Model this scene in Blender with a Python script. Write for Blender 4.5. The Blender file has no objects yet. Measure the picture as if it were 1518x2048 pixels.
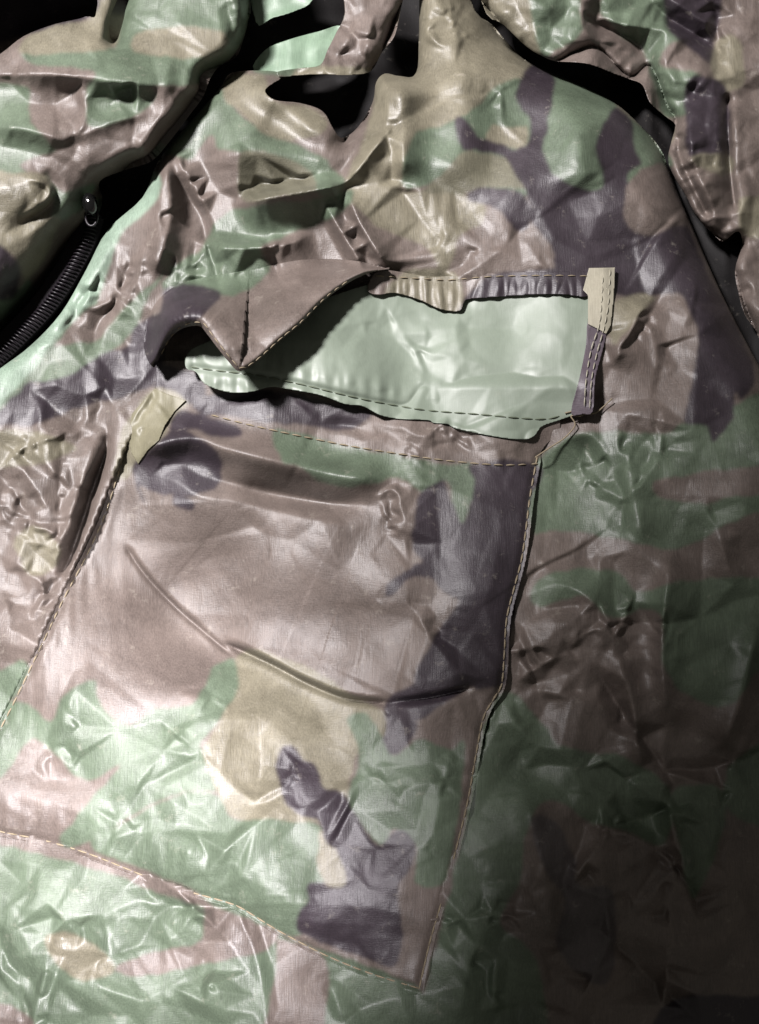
import bpy, math, random
import numpy as np
from mathutils import Vector, Matrix

# ------------------------------------------------------------------ camera
S = 0.00025                 # metres on the cloth for one photograph pixel
PW, PH = 1518, 2048
TILT = math.radians(15)
DIST = 0.60
F = DIST / S
scn = bpy.context.scene
cam_d = bpy.data.cameras.new("camera"); cam = bpy.data.objects.new("camera", cam_d)
scn.collection.objects.link(cam); scn.camera = cam
cam.location = (0, -math.sin(TILT) * DIST, math.cos(TILT) * DIST)
cam.rotation_euler = (TILT, 0, 0)
cam_d.sensor_fit = 'VERTICAL'; cam_d.sensor_height = 24.0; cam_d.lens = 24.0 * F / PH
cam_d.clip_start = 0.01; cam_d.clip_end = 100
CX, CY, CZ = cam.location
ct, st = math.cos(TILT), math.sin(TILT)

def at(u, v, z=0.0):
    """a photograph pixel and a height over the table (in pixels of cloth) -> world point(s)"""
    u = np.asarray(u, float); v = np.asarray(v, float); z = np.asarray(z, float)
    x = (u - PW / 2) / F; y = -(v - PH / 2) / F
    dy = y * ct + st; dz = y * st - ct
    t = (z * S - CZ) / dz
    return np.stack([CX + x * t, CY + dy * t, CZ + dz * t], -1)

# ------------------------------------------------------------------ light
w = bpy.data.worlds.new("World"); scn.world = w; w.use_nodes = True
bg = w.node_tree.nodes['Background']
bg.inputs[0].default_value = (1.0, 0.95, 0.86, 1); bg.inputs[1].default_value = 0.135

def spot(name, src, dst, power, angle, blend, size, col):
    d = bpy.data.lights.new(name, 'SPOT'); o = bpy.data.objects.new(name, d)
    scn.collection.objects.link(o)
    a = Vector(src) * S; b = Vector(dst) * S        # measured on the cloth from the picture's middle
    o.location = a; o.rotation_euler = (b - a).to_track_quat('-Z', 'Y').to_euler()
    d.energy = power; d.spot_size = math.radians(angle); d.spot_blend = blend
    d.shadow_soft_size = size; d.color = col
    return o
spot("spot_light", (-3000, 1900, 5800), (-1900, 2100, 0), 420, 57.2, 0.27, 0.10, (1.0, 0.955, 0.965))
spot("spot_light", (-176, -625, 2000), (-510, -660, 0), 54, 38, 1.0, 0.05, (1.0, 0.95, 0.985))  # added spot with no known source, shapes the lit area and lower-left glare

scn.view_settings.view_transform = 'Standard'
scn.view_settings.look = 'None'
scn.view_settings.exposure = 0.0
scn.view_settings.gamma = 1.0

# ------------------------------------------------------------------ numeric helpers
rng = np.random.default_rng(7)

def spline(pts, closed=False, n=8):
    P = np.array(pts, float)
    if len(P) < 3 and not closed:
        return P
    N = len(P); out = []
    for i in range(N if closed else N - 1):
        if closed:
            a, b, c, d = P[i - 1], P[i], P[(i + 1) % N], P[(i + 2) % N]
        else:
            b, c = P[i], P[i + 1]
            a = P[i - 1] if i else 2 * b - c
            d = P[i + 2] if i + 2 < N else 2 * c - b
        for k in range(n):
            t = k / n
            out.append(0.5 * ((2 * b) + (c - a) * t + (2 * a - 5 * b + 4 * c - d) * t * t + (3 * b - a - 3 * c + d) * t ** 3))
    if not closed:
        out.append(P[-1])
    return np.array(out)

def inside(poly, u, v):
    r = np.zeros(u.shape, bool)
    x0, y0 = poly.min(0); x1, y1 = poly.max(0)
    m = (u >= x0) & (u <= x1) & (v >= y0) & (v <= y1)
    uu, vv = u[m], v[m]; c = np.zeros(uu.shape, bool)
    N = len(poly)
    for i in range(N):
        ax, ay = poly[i]; bx, by = poly[(i + 1) % N]
        if ay == by: continue
        c ^= ((ay > vv) != (by > vv)) & (uu < (bx - ax) * (vv - ay) / (by - ay) + ax)
    r[m] = c
    return r

def nearest(line, u, v):
    """distance, signed side, arc parameter 0..1 and nearest point on a polyline"""
    seg = np.diff(line, axis=0); L = np.hypot(seg[:, 0], seg[:, 1]) + 1e-9
    cum = np.concatenate([[0], np.cumsum(L)])
    best = np.full(u.shape, 1e18); side = np.ones(u.shape); par = np.zeros(u.shape)
    nx = np.zeros(u.shape); ny = np.zeros(u.shape)
    for i in range(len(seg)):
        ax, ay = line[i]; dx, dy = seg[i]
        px = u - ax; py = v - ay
        t = np.clip((px * dx + py * dy) / L[i] ** 2, 0, 1)
        qx = px - t * dx; qy = py - t * dy
        d = qx * qx + qy * qy
        m = d < best
        best = np.where(m, d, best)
        side = np.where(m, np.sign(dx * py - dy * px), side)
        par = np.where(m, (cum[i] + t * L[i]) / cum[-1], par)
        nx = np.where(m, ax + t * dx, nx); ny = np.where(m, ay + t * dy, ny)
    return np.sqrt(best), side, par, nx, ny

def _hash(ix, iy, seed):
    h = (ix.astype(np.int64) * 374761393 + iy.astype(np.int64) * 668265263 + seed * 1442695041) & 0xffffffff
    h = ((h ^ (h >> 13)) * 1274126177) & 0xffffffff
    h = ((h ^ (h >> 16)) * 2246822519) & 0xffffffff
    return ((h ^ (h >> 15)) & 0xffffff) / float(0xffffff)

def perlin(x, y, seed=0):
    ix = np.floor(x); iy = np.floor(y); fx = x - ix; fy = y - iy
    sx = fx * fx * fx * (fx * (fx * 6 - 15) + 10); sy = fy * fy * fy * (fy * (fy * 6 - 15) + 10)
    def g(ox, oy):
        a = _hash(ix + ox, iy + oy, seed) * 6.2831853
        return np.cos(a) * (fx - ox) + np.sin(a) * (fy - oy)
    n0 = g(0, 0) * (1 - sx) + g(1, 0) * sx; n1 = g(0, 1) * (1 - sx) + g(1, 1) * sx
    return (n0 * (1 - sy) + n1 * sy) * 1.5

def facets(x, y, seed=0):
    """creased pyramids: nearest random point under a skewed angular norm, like crumpled film"""
    ix = np.floor(x); iy = np.floor(y)
    best = np.full(x.shape, 9.0)
    for ox in (-1, 0, 1):
        for oy in (-1, 0, 1):
            cx = ix + ox; cy = iy + oy
            px = cx + _hash(cx, cy, seed); py = cy + _hash(cx, cy, seed + 11)
            a = _hash(cx, cy, seed + 23) * 3.14159
            st_ = 0.55 + 1.1 * _hash(cx, cy, seed + 31)
            dx = x - px; dy = y - py
            c, s = np.cos(a), np.sin(a)
            q = np.abs(dx * c + dy * s) * st_ ; r = np.abs(-dx * s + dy * c) / st_
            d = np.maximum(q, r) * 0.65 + 0.45 * (q + r) * 0.7 + 0.25 * _hash(cx, cy, seed + 47)
            best = np.minimum(best, d)
    return best

from mathutils.geometry import delaunay_2d_cdt
FR = 2.5; FM = 320
FW, FH = int((PW + 2 * FM) / FR), int((PH + 2 * FM) / FR)
def facet_raster(spacing, seed, aniso=1.0):
    """flat triangular facets with random corner heights: the planes and knife creases of crumpled film"""
    r = np.random.default_rng(seed)
    w_, h_ = FW * FR + 4 * spacing, (FH * FR + 4 * spacing) / aniso
    n = int(w_ * h_ / spacing ** 2)
    nx = int(w_ / spacing); ny = int(h_ / spacing)
    gx, gy = np.meshgrid(np.arange(nx), np.arange(ny))
    px = (gx + r.uniform(-0.1, 1.1, gx.shape)).ravel() * spacing - FM - 2 * spacing
    py = (gy + r.uniform(-0.1, 1.1, gx.shape)).ravel() * spacing * aniso - FM - 2 * spacing
    hz = r.normal(0, 1, px.shape) * spacing * 0.16
    vs, _, fs, ov, _, _ = delaunay_2d_cdt([Vector((a, b)) for a, b in zip(px, py)], [], [], 0, 1e-6)
    hv = np.array([hz[o[0]] if len(o) else 0.0 for o in ov])
    return tri_raster(vs, hv, fs, 1)

def tri_raster(vs, hv, fs, blur):
    img = np.zeros((FH, FW))
    for f in fs:
        if len(f) != 3: continue
        a, b, c = (vs[k] for k in f); za, zb, zc = hv[list(f)]
        x0 = max(0, int((min(a.x, b.x, c.x) + FM) / FR)); x1 = min(FW, int((max(a.x, b.x, c.x) + FM) / FR) + 2)
        y0 = max(0, int((min(a.y, b.y, c.y) + FM) / FR)); y1 = min(FH, int((max(a.y, b.y, c.y) + FM) / FR) + 2)
        if x0 >= x1 or y0 >= y1: continue
        X = (np.arange(x0, x1) * FR - FM)[None, :]; Y = (np.arange(y0, y1) * FR - FM)[:, None]
        det = (b.y - c.y) * (a.x - c.x) + (c.x - b.x) * (a.y - c.y)
        if abs(det) < 1e-6: continue
        l0 = ((b.y - c.y) * (X - c.x) + (c.x - b.x) * (Y - c.y)) / det
        l1 = ((c.y - a.y) * (X - c.x) + (a.x - c.x) * (Y - c.y)) / det
        l2 = 1 - l0 - l1
        m = (l0 >= -1e-4) & (l1 >= -1e-4) & (l2 >= -1e-4)
        img[y0:y1, x0:x1][m] = (l0 * za + l1 * zb + l2 * zc)[m]
    for _ in range(blur):
        for ax in (0, 1):
            img = (np.roll(img, 1, ax) + 2 * img + np.roll(img, -1, ax)) / 4
    return img

def raster_at(I, u, v):
    x = np.clip((u + FM) / FR, 0, FW - 1.001); y = np.clip((v + FM) / FR, 0, FH - 1.001)
    ix = x.astype(int); iy = y.astype(int); fx = x - ix; fy = y - iy
    return (I[iy, ix] * (1 - fx) + I[iy, ix + 1] * fx) * (1 - fy) + (I[iy + 1, ix] * (1 - fx) + I[iy + 1, ix + 1] * fx) * fy

def fold_raster(cr, seed, spacing=105, rough_=7.0, gain=1.7, box=None, blur=2):
    """stiff film: flat planes spanning between the crease lines, every crease a shared edge of two planes"""
    r = np.random.default_rng(seed)
    P = []; H = []; E = []
    for c in cr:
        if len(c) > 4 and c[4] is not None: continue
        pts, h, wl, wr = c[:4]
        L = spline(pts, n=3); n = len(L); d = np.concatenate([[0], np.cumsum(np.hypot(*np.diff(L, axis=0).T))]); t = d / d[-1]
        hh = gain * h * min(1.0, max(0.4, d[-1] / 170.0)) * smooth(np.minimum(t, 1 - t) / 0.3)
        base = len(P)
        for k in range(n):
            P.append(tuple(L[k])); H.append(hh[k])
            if k: E.append((base + k - 1, base + k))
        T = np.gradient(L, axis=0); T /= np.linalg.norm(T, axis=1)[:, None] + 1e-9
        for w_, sg, other in ((wl, -1, wr), (wr, 1, wl)):
            if w_ < 0.72 * other or (h < 0 and w_ < 12):
                for k in range(1, n - 1, 2):
                    P.append((L[k][0] - T[k][1] * sg * 2.3 * w_, L[k][1] + T[k][0] * sg * 2.3 * w_)); H.append(r.normal(0, 1.5))
    x0, y0, x1, y1 = box or (-FM, -FM, PW + FM, PH + FM)
    C = np.array(P) if P else np.zeros((1, 2)) - 1e6
    for yy_ in np.arange(y0 - spacing, y1 + spacing * 1.5, spacing):
        for xx_ in np.arange(x0 - spacing, x1 + spacing * 1.5, spacing):
            p = (xx_ + r.uniform(-0.45, 0.45) * spacing, yy_ + r.uniform(-0.45, 0.45) * spacing)
            if np.hypot(*(C - p).T).min() > 0.42 * spacing:
                P.append(p); H.append(r.normal(0, rough_))
    vs, _, fs, ov, _, _ = delaunay_2d_cdt([Vector(p) for p in P], E, [], 0, 1e-3)
    PA = np.array(P); H = np.array(H); hv = []
    for k, o in enumerate(ov):
        if len(o): hv.append(np.mean(H[o]))
        else:
            dd = np.hypot(PA[:, 0] - vs[k].x, PA[:, 1] - vs[k].y); q = np.argsort(dd)[:4]; w4 = 1 / (dd[q] + 1e-3)
            hv.append((H[q] * w4).sum() / w4.sum())
    hv = np.array(hv); hv = 38 * np.tanh(hv / 38)
    return tri_raster(vs, hv, fs, blur)

FACETS = {150: facet_raster(150, 1, 1.5), 75: facet_raster(75, 2, 1.4), 38: facet_raster(38, 3, 1.2), 20: facet_raster(20, 4, 1.0)}
def crumple(u, v, scale, seed=0, ang=0.0, stretch=1.0):
    key = min(FACETS, key=lambda k: abs(math.log(k / scale))); I = FACETS[key]
    du = perlin(u / (key * 1.7), v / (key * 1.7), seed + 3) * key * 0.08; dv = perlin(u / (key * 1.7), v / (key * 1.7), seed + 5) * key * 0.08
    x = u + du; y = v + dv
    if seed % 2: x = PW - x
    if seed % 3 == 0: y = PH - y
    x = np.clip((x + FM) / FR, 0, FW - 1.001); y = np.clip((y + FM) / FR, 0, FH - 1.001)
    ix = x.astype(int); iy = y.astype(int); fx = x - ix; fy = y - iy
    return (I[iy, ix] * (1 - fx) + I[iy, ix + 1] * fx) * (1 - fy) + (I[iy + 1, ix] * (1 - fx) + I[iy + 1, ix + 1] * fx) * fy

def stars(seed, spots, k=1.0):
    """pinch points: a few sharp creases running out from one point, as stiff thin film buckles"""
    r = random.Random(seed); out = []
    for x, y, rad, n, size in spots:
        for _ in range(n):
            cx = r.gauss(x, rad * 0.6); cy = r.gauss(y, rad * 0.6); a0 = r.uniform(0, 6.28)
            for j in range(r.randint(2, 4)):
                a = a0 + j * r.uniform(1.2, 2.4) + r.uniform(-0.5, 0.5); L = size * r.uniform(0.4, 2.0)
                b = r.uniform(-0.12, 0.12)
                p1 = (cx + L * 0.5 * math.cos(a), cy + L * 0.5 * math.sin(a)); p2 = (cx + L * math.cos(a + b), cy + L * math.sin(a + b))
                p0 = (cx - L * 0.12 * math.cos(a), cy - L * 0.12 * math.sin(a))
                h = k * size * r.uniform(0.07, 0.17) * (1 if r.random() < 0.72 else -0.8)
                out.append(([p0, p1, p2], h, size * r.uniform(0.06, 0.2), size * r.uniform(0.06, 0.25), None, 0.4))
    return out

def smooth(t):
    t = np.clip(t, 0, 1); return t * t * (3 - 2 * t)

CREASE_GAIN = 1.2
# a crease: points, height, width on the left hand of travel, width on the right hand, sharpness
def crease_field(cr, u, v):
    z = np.zeros(u.shape)
    for c in cr:
        if len(c) < 5 or c[4] is None: continue
        pts, h, wl, wr = c[:4]; p = c[4]
        tl = c[5] if len(c) > 5 else 0.22
        line = spline(pts, n=5)
        R = 3.2 * max(wl, wr)
        m = (u > line[:, 0].min() - R) & (u < line[:, 0].max() + R) & (v > line[:, 1].min() - R) & (v < line[:, 1].max() + R)
        if not m.any(): continue
        d, sd, t, _, _ = nearest(line, u[m], v[m])
        wd = np.where(sd > 0, wr, wl)
        ds = np.sqrt(d * d + 3.0)
        a = np.exp(-((ds / wd) ** p))
        tp = smooth(np.minimum(t, 1 - t) / tl)
        z[m] += CREASE_GAIN * h * a * tp
    return z

# rolled-off edge: the cloth curves down along a line
def roll_field(rolls, u, v):
    z = np.zeros(u.shape)
    for pts, r, depth in rolls:
        line = spline(pts, n=5)
        m = (u > line[:, 0].min() - r) & (u < line[:, 0].max() + r) & (v > line[:, 1].min() - r) & (v < line[:, 1].max() + r)
        if not m.any(): continue
        d, sd, t, _, _ = nearest(line, u[m], v[m])
        k = np.clip(1 - d / r, 0, 1)
        z[m] -= depth * (1 - np.sqrt(np.clip(1 - k * k, 0, 1)))
    return z

def blob(u, v, x, y, rx, ry, ang=0.0):
    c, s = math.cos(ang), math.sin(ang)
    dx = u - x; dy = v - y
    return np.exp(-(((dx * c + dy * s) / rx) ** 2 + ((-dx * s + dy * c) / ry) ** 2))

# ------------------------------------------------------------------ camouflage print (albedo, plus a painted shadow patch)
COL = {'G': (0.060, 0.079, 0.053), 'B': (0.084, 0.067, 0.058), 'T': (0.108, 0.098, 0.070), 'P': (0.135, 0.180, 0.138),
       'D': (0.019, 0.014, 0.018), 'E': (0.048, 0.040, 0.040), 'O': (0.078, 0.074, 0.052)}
CG = 2.0; CM = 300
CW, CH = int((PW + 2 * CM) / CG), int((PH + 2 * CM) / CG)
PRINT = []
def paint(c, *pts, smooth_=True): PRINT.append((c, pts, smooth_))

# front panel, upper middle
paint('T', (690, -80), (1000, -80), (1010, 60), (1070, 130), (1040, 160), (1000, 175), (955, 212), (900, 245), (840, 262), (815, 310), (800, 400), (760, 420), (690, 380), (720, 300), (745, 200), (740, 100))
paint('G', (838, 262), (900, 245), (955, 212), (985, 178), (1040, 155), (1100, 140), (1225, 190), (1300, 268), (1345, 330), (1280, 338), (1240, 400), (1160, 400), (1080, 395), (960, 372), (890, 350), (850, 372), (808, 375), (812, 305))
paint('T', (985, 250), (1010, 255), (1050, 250), (1058, 280), (1045, 300), (1000, 288), (970, 278))
paint('O', (888, 345), (930, 304), (1000, 312), (1040, 345), (1075, 390), (1040, 380), (960, 372), (920, 392), (840, 410), (830, 395))
paint('B', (560, 440), (700, 410), (800, 420), (900, 400), (960, 380), (1060, 400), (1110, 460), (1120, 560), (900, 570), (760, 545), (640, 610), (500, 740), (400, 655), (330, 700), (300, 600), (400, 560), (520, 560))
paint('T', (695, 395), (760, 385), (850, 385), (930, 388), (968, 410), (960, 450), (920, 470), (905, 520), (880, 545), (860, 500), (790, 470), (740, 440))
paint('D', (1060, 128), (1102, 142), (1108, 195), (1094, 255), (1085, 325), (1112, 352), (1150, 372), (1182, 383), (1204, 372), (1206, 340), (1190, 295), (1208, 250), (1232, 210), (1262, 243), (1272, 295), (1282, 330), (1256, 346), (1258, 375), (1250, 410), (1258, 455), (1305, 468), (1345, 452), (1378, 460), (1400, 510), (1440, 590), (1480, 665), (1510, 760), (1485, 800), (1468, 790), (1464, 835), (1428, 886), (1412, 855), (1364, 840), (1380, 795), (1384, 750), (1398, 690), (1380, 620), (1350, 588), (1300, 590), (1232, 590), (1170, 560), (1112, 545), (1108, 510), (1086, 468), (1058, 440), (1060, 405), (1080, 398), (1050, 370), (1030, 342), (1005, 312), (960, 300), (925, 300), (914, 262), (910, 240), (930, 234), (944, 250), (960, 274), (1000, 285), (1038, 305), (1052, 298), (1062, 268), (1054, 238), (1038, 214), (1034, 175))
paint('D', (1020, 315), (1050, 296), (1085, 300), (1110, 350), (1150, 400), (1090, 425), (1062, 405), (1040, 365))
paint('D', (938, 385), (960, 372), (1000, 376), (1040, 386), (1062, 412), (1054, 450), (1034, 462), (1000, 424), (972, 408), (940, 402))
paint('B', (1258, 365), (1290, 337), (1335, 332), (1368, 440), (1345, 452), (1305, 468), (1258, 455), (1250, 410))
# right of the flap
paint('B', (1228, 690), (1280, 630), (1345, 588), (1372, 605), (1396, 690), (1384, 750), (1378, 797), (1364, 840), (1330, 868), (1206, 865), (1138, 872), (1080, 920), (1060, 860), (1150, 820), (1200, 760))
paint('T', (1228, 605), (1308, 592), (1283, 630), (1226, 690))
paint('G', (1070, 925), (1085, 912), (1138, 874), (1206, 864), (1333, 868), (1360, 845), (1412, 855), (1428, 886), (1464, 838), (1474, 808), (1600, 795), (1600, 1100), (1350, 1102), (1185, 1070), (1075, 1072), (1060, 1000))
paint('B', (1310, 962), (1360, 952), (1440, 940), (1600, 928), (1600, 992), (1500, 990), (1408, 1004), (1322, 998))
# lower right
paint('B', (1058, 1074), (1185, 1069), (1348, 1099), (1600, 1096), (1600, 2140), (840, 2140), (840, 2000), (1000, 1400), (1020, 1220))
paint('G', (1066, 1176), (1100, 1145), (1183, 1138), (1243, 1150), (1272, 1182), (1340, 1168), (1400, 1160), (1600, 1170), (1600, 1330), (1517, 1346), (1458, 1410), (1363, 1384), (1322, 1310), (1328, 1236), (1290, 1220), (1218, 1236), (1168, 1190), (1078, 1214))
paint('G', (1000, 1385), (1040, 1395), (1090, 1455), (1112, 1486), (1190, 1505), (1260, 1520), (1340, 1580), (1330, 1690), (1250, 1660), (1170, 1640), (1110, 1600), (1060, 1640), (1040, 1760), (1000, 1850), (1060, 1900), (1090, 2000), (1080, 2140), (840, 2140), (850, 1980), (920, 1700), (960, 1480))
paint('G', (1343, 1590), (1400, 1570), (1453, 1590), (1440, 1680), (1400, 1778), (1378, 1790), (1360, 1700))
paint('G', (1470, 1520), (1600, 1460), (1600, 1640), (1500, 1650), (1450, 1600))
paint('E', (1060, 1640), (1110, 1640), (1150, 1720), (1160, 1770), (1225, 1780), (1232, 1880), (1215, 1970), (1160, 1950), (1110, 1890), (1130, 1800), (1090, 1740))
paint('D', (1330, 2010), (1450, 1990), (1600, 2020), (1600, 2140), (1300, 2140))
paint('G', (1380, 1230), (1600, 1200), (1600, 1300), (1420, 1330))
# upper left of the front panel
paint('G', (310, 318), (350, 275), (400, 215), (440, 175), (455, 205), (520, 262), (620, 300), (690, 365), (640, 390), (600, 330), (500, 303), (440, 300), (420, 270), (380, 320))
paint('T', (455, 155), (530, 150), (545, 200), (640, 225), (650, 262), (590, 280), (530, 270), (505, 250), (480, 222), (450, 200))
paint('B', (325, 312), (380, 318), (420, 300), (480, 302), (560, 320), (620, 390), (500, 405), (400, 430), (410, 480), (400, 540), (320, 560), (300, 480), (310, 380))
paint('O', (480, 303), (560, 312), (620, 345), (630, 385), (560, 395), (485, 400))
paint('G', (450, 425), (520, 410), (640, 396), (705, 378), (690, 420), (640, 445), (585, 466), (520, 500), (540, 540), (500, 577), (450, 592), (410, 575), (330, 582), (335, 540), (400, 500), (418, 470))
paint('G', (170, 510), (175, 410), (240, 395), (312, 350), (312, 400), (240, 470), (225, 512), (200, 590), (125, 670), (60, 760), (-80, 900), (-80, 740), (0, 690), (55, 640), (120, 590))
paint('B', (225, 512), (262, 480), (335, 512), (330, 560), (265, 600), (250, 625), (200, 680), (125, 682), (200, 590))
paint('G', (330, 542), (300, 590), (262, 668), (205, 712), (150, 745), (60, 775), (100, 700), (190, 682), (240, 630), (265, 600), (310, 560))
paint('D', (330, 580), (410, 572), (440, 595), (395, 640), (335, 690), (320, 760), (262, 792), (160, 815), (60, 852), (0, 850), (-80, 900), (-80, 850), (0, 820), (50, 768), (100, 762), (150, 745), (212, 704), (255, 692), (272, 650), (320, 622))
paint('T', (-80, 900), (0, 862), (60, 862), (130, 880), (150, 900), (60, 930), (-80, 940))
paint('T', (30, 1080), (70, 1055), (120, 1090), (110, 1130), (60, 1150))
paint('G', (-80, 1330), (0, 1340), (40, 1320), (55, 1345), (20, 1400), (-80, 1440))
paint('P', (172, 520), (178, 430), (240, 395), (312, 340), (312, 400), (250, 460), (225, 512), (195, 590), (120, 668), (60, 745), (-80, 880), (-80, 740), (0, 690), (55, 640), (120, 590))
# left panel
paint('G', (225, 0), (300, -20), (500, -80), (510, 0), (470, 110), (430, 135), (380, 170), (180, 165), (40, 110), (200, 95), (230, 90))
paint('T', (60, 70), (110, 50), (180, 35), (200, 0), (245, -10), (240, 25), (225, 95), (150, 105), (40, 105))
paint('T', (270, 70), (330, 55), (440, 60), (450, 95), (380, 115), (290, 110), (265, 95))
paint('D', (-80, -80), (210, -80), (200, 0), (170, 35), (70, 65), (0, 85), (-80, 120))
paint('B', (-80, 170), (0, 145), (60, 130), (180, 140), (190, 165), (175, 200), (165, 270), (120, 300), (60, 250), (55, 180), (0, 165))
paint('G', (-80, 165), (0, 165), (55, 178), (62, 245), (110, 295), (100, 335), (40, 345), (-80, 340))
paint('G', (185, 165), (300, 172), (295, 215), (230, 250), (180, 255), (172, 210))
paint('B', (40, 330), (110, 300), (180, 265), (290, 225), (310, 190), (380, 170), (400, 200), (300, 320), (200, 360), (150, 372), (110, 370))
paint('G', (90, 345), (110, 372), (140, 385), (190, 368), (170, 410), (130, 440), (100, 430), (110, 400))
paint('T', (-80, 345), (40, 345), (90, 350), (108, 400), (95, 430), (120, 445), (60, 560), (20, 500), (-80, 480))
paint('D', (-80, 480), (0, 490), (28, 515), (42, 560), (20, 610), (0, 600), (-80, 560))
paint('G', (-80, 570), (0, 600), (40, 580), (60, 560), (70, 600), (0, 690), (-80, 740))
# top strips and right sleeve
paint('G', (495, -80), (640, -80), (690, 60), (640, 140), (510, 140), (500, 40))
paint('B', (640, 140), (690, 20), (700, -80), (815, -80), (790, 80), (760, 110), (740, 150))
paint('T', (590, 140), (640, 132), (740, 138), (735, 160), (600, 160))
paint('T', (950, -80), (1070, -80), (1075, 0), (1085, 110), (1060, 105), (1010, 55))
paint('G', (1065, -80), (1165, -80), (1170, 0), (1165, 60), (1100, 110), (1080, 105), (1062, 20))
paint('B', (1165, -80), (1270, -80), (1200, 0), (1235, 60), (1300, 110), (1280, 160), (1230, 150), (1160, 120), (1165, 60))
paint('G', (1200, 0), (1260, -80), (1380, -80), (1350, 40), (1420, 90), (1440, 140), (1360, 80), (1320, 130), (1400, 150), (1410, 210), (1330, 230), (1290, 110), (1230, 60))
paint('D', (1350, -80), (1440, -80), (1440, 40), (1425, 90), (1445, 140), (1360, 80), (1330, 30))
paint('T', (1430, 85), (1480, 80), (1485, 170), (1440, 180), (1425, 140))
paint('D', (1378, 160), (1440, 165), (1458, 200), (1458, 310), (1430, 320), (1375, 305))
paint('T', (1385, 310), (1460, 312), (1465, 350), (1420, 345), (1390, 330))
paint('T', (1240, 200), (1300, 210), (1345, 250), (1340, 290), (1290, 260), (1240, 215))
paint('T', (1480, 400), (1518, 390), (1600, 380), (1600, 480), (1490, 470))
# pocket
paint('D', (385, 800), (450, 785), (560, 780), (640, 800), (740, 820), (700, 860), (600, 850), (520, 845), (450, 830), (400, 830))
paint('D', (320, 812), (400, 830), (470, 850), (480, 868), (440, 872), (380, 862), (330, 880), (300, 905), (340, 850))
paint('D', (300, 735), (390, 742), (410, 790), (372, 805), (310, 784))  # dark colour stands for the shadow below the flap's curled corner
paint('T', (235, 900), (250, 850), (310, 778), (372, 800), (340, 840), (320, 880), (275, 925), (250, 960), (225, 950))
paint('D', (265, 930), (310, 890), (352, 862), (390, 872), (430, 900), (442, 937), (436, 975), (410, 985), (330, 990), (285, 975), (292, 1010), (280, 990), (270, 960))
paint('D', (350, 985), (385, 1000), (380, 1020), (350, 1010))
paint('G', (548, 858), (640, 880), (760, 905), (900, 930), (945, 925), (950, 965), (940, 1010), (926, 1046), (906, 1012), (900, 975), (885, 958), (850, 985), (800, 955), (740, 965), (690, 975), (640, 965), (600, 935), (562, 918))
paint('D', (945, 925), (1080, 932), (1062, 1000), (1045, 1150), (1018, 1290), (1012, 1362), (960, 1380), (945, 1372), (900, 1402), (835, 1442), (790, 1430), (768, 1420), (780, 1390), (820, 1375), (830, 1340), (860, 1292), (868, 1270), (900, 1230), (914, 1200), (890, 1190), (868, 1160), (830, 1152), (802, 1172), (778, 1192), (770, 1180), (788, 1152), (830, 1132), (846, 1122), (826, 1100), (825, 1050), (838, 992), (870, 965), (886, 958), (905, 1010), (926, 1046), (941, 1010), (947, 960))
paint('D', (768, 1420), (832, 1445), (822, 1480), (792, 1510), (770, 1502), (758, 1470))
paint('G', (-80, 1560), (-80, 1440), (0, 1405), (60, 1410), (100, 1445), (120, 1400), (160, 1370), (190, 1360), (200, 1400), (232, 1440), (262, 1452), (290, 1428), (330, 1416), (380, 1410), (412, 1370), (430, 1335), (466, 1318), (474, 1380), (445, 1430), (412, 1470), (402, 1500), (445, 1545), (430, 1580), (345, 1590), (250, 1640), (170, 1690), (120, 1680), (180, 1600), (240, 1530), (170, 1560), (110, 1510), (60, 1480), (0, 1560))
paint('T', (560, 1312), (640, 1345), (720, 1400), (768, 1425), (760, 1480), (720, 1500), (700, 1560), (690, 1660), (640, 1650), (560, 1640), (480, 1640), (440, 1600), (420, 1540), (405, 1500), (440, 1440), (474, 1380), (470, 1320), (500, 1300))
paint('G', (690, 1440), (740, 1430), (765, 1480), (790, 1512), (840, 1480), (900, 1500), (930, 1480), (920, 1600), (890, 1760), (830, 1760), (835, 1690), (790, 1660), (755, 1690), (700, 1600), (720, 1510))
paint('G', (180, 1692), (260, 1640), (350, 1592), (430, 1590), (470, 1640), (560, 1640), (640, 1655), (672, 1705), (690, 1742), (660, 1760), (630, 1775), (610, 1830), (600, 1870), (480, 1850), (400, 1790), (300, 1745))
paint('T', (640, 1660), (672, 1700), (692, 1742), (690, 1772), (655, 1770), (635, 1720))
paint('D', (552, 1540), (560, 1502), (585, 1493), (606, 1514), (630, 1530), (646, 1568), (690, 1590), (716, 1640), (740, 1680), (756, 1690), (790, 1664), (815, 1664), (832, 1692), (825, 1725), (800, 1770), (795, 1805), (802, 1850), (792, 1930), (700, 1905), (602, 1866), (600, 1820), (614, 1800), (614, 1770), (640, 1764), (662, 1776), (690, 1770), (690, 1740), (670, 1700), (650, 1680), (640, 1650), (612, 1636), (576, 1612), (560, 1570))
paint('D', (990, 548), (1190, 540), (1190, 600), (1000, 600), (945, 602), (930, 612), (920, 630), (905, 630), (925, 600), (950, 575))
paint('T', (820, 540), (905, 545), (925, 600), (905, 630), (840, 605), (770, 590))
# below the pocket
paint('G', (-80, 1670), (0, 1690), (180, 1735), (400, 1815), (600, 1885), (700, 1920), (845, 1990), (850, 2140), (-80, 2140))
paint('B', (410, 1815), (460, 1825), (560, 1870), (500, 1910), (400, 1930), (300, 1950), (230, 1940), (300, 1905), (400, 1880))
paint('B', (560, 1880), (640, 1905), (660, 1950), (650, 2060), (640, 2140), (520, 2140), (540, 2000), (556, 1920))
paint('T', (90, 1880), (130, 1865), (190, 1890), (230, 1940), (160, 1960), (110, 1920))
paint('B', (-80, 2010), (40, 2020), (60, 2080), (-80, 2140))

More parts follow.
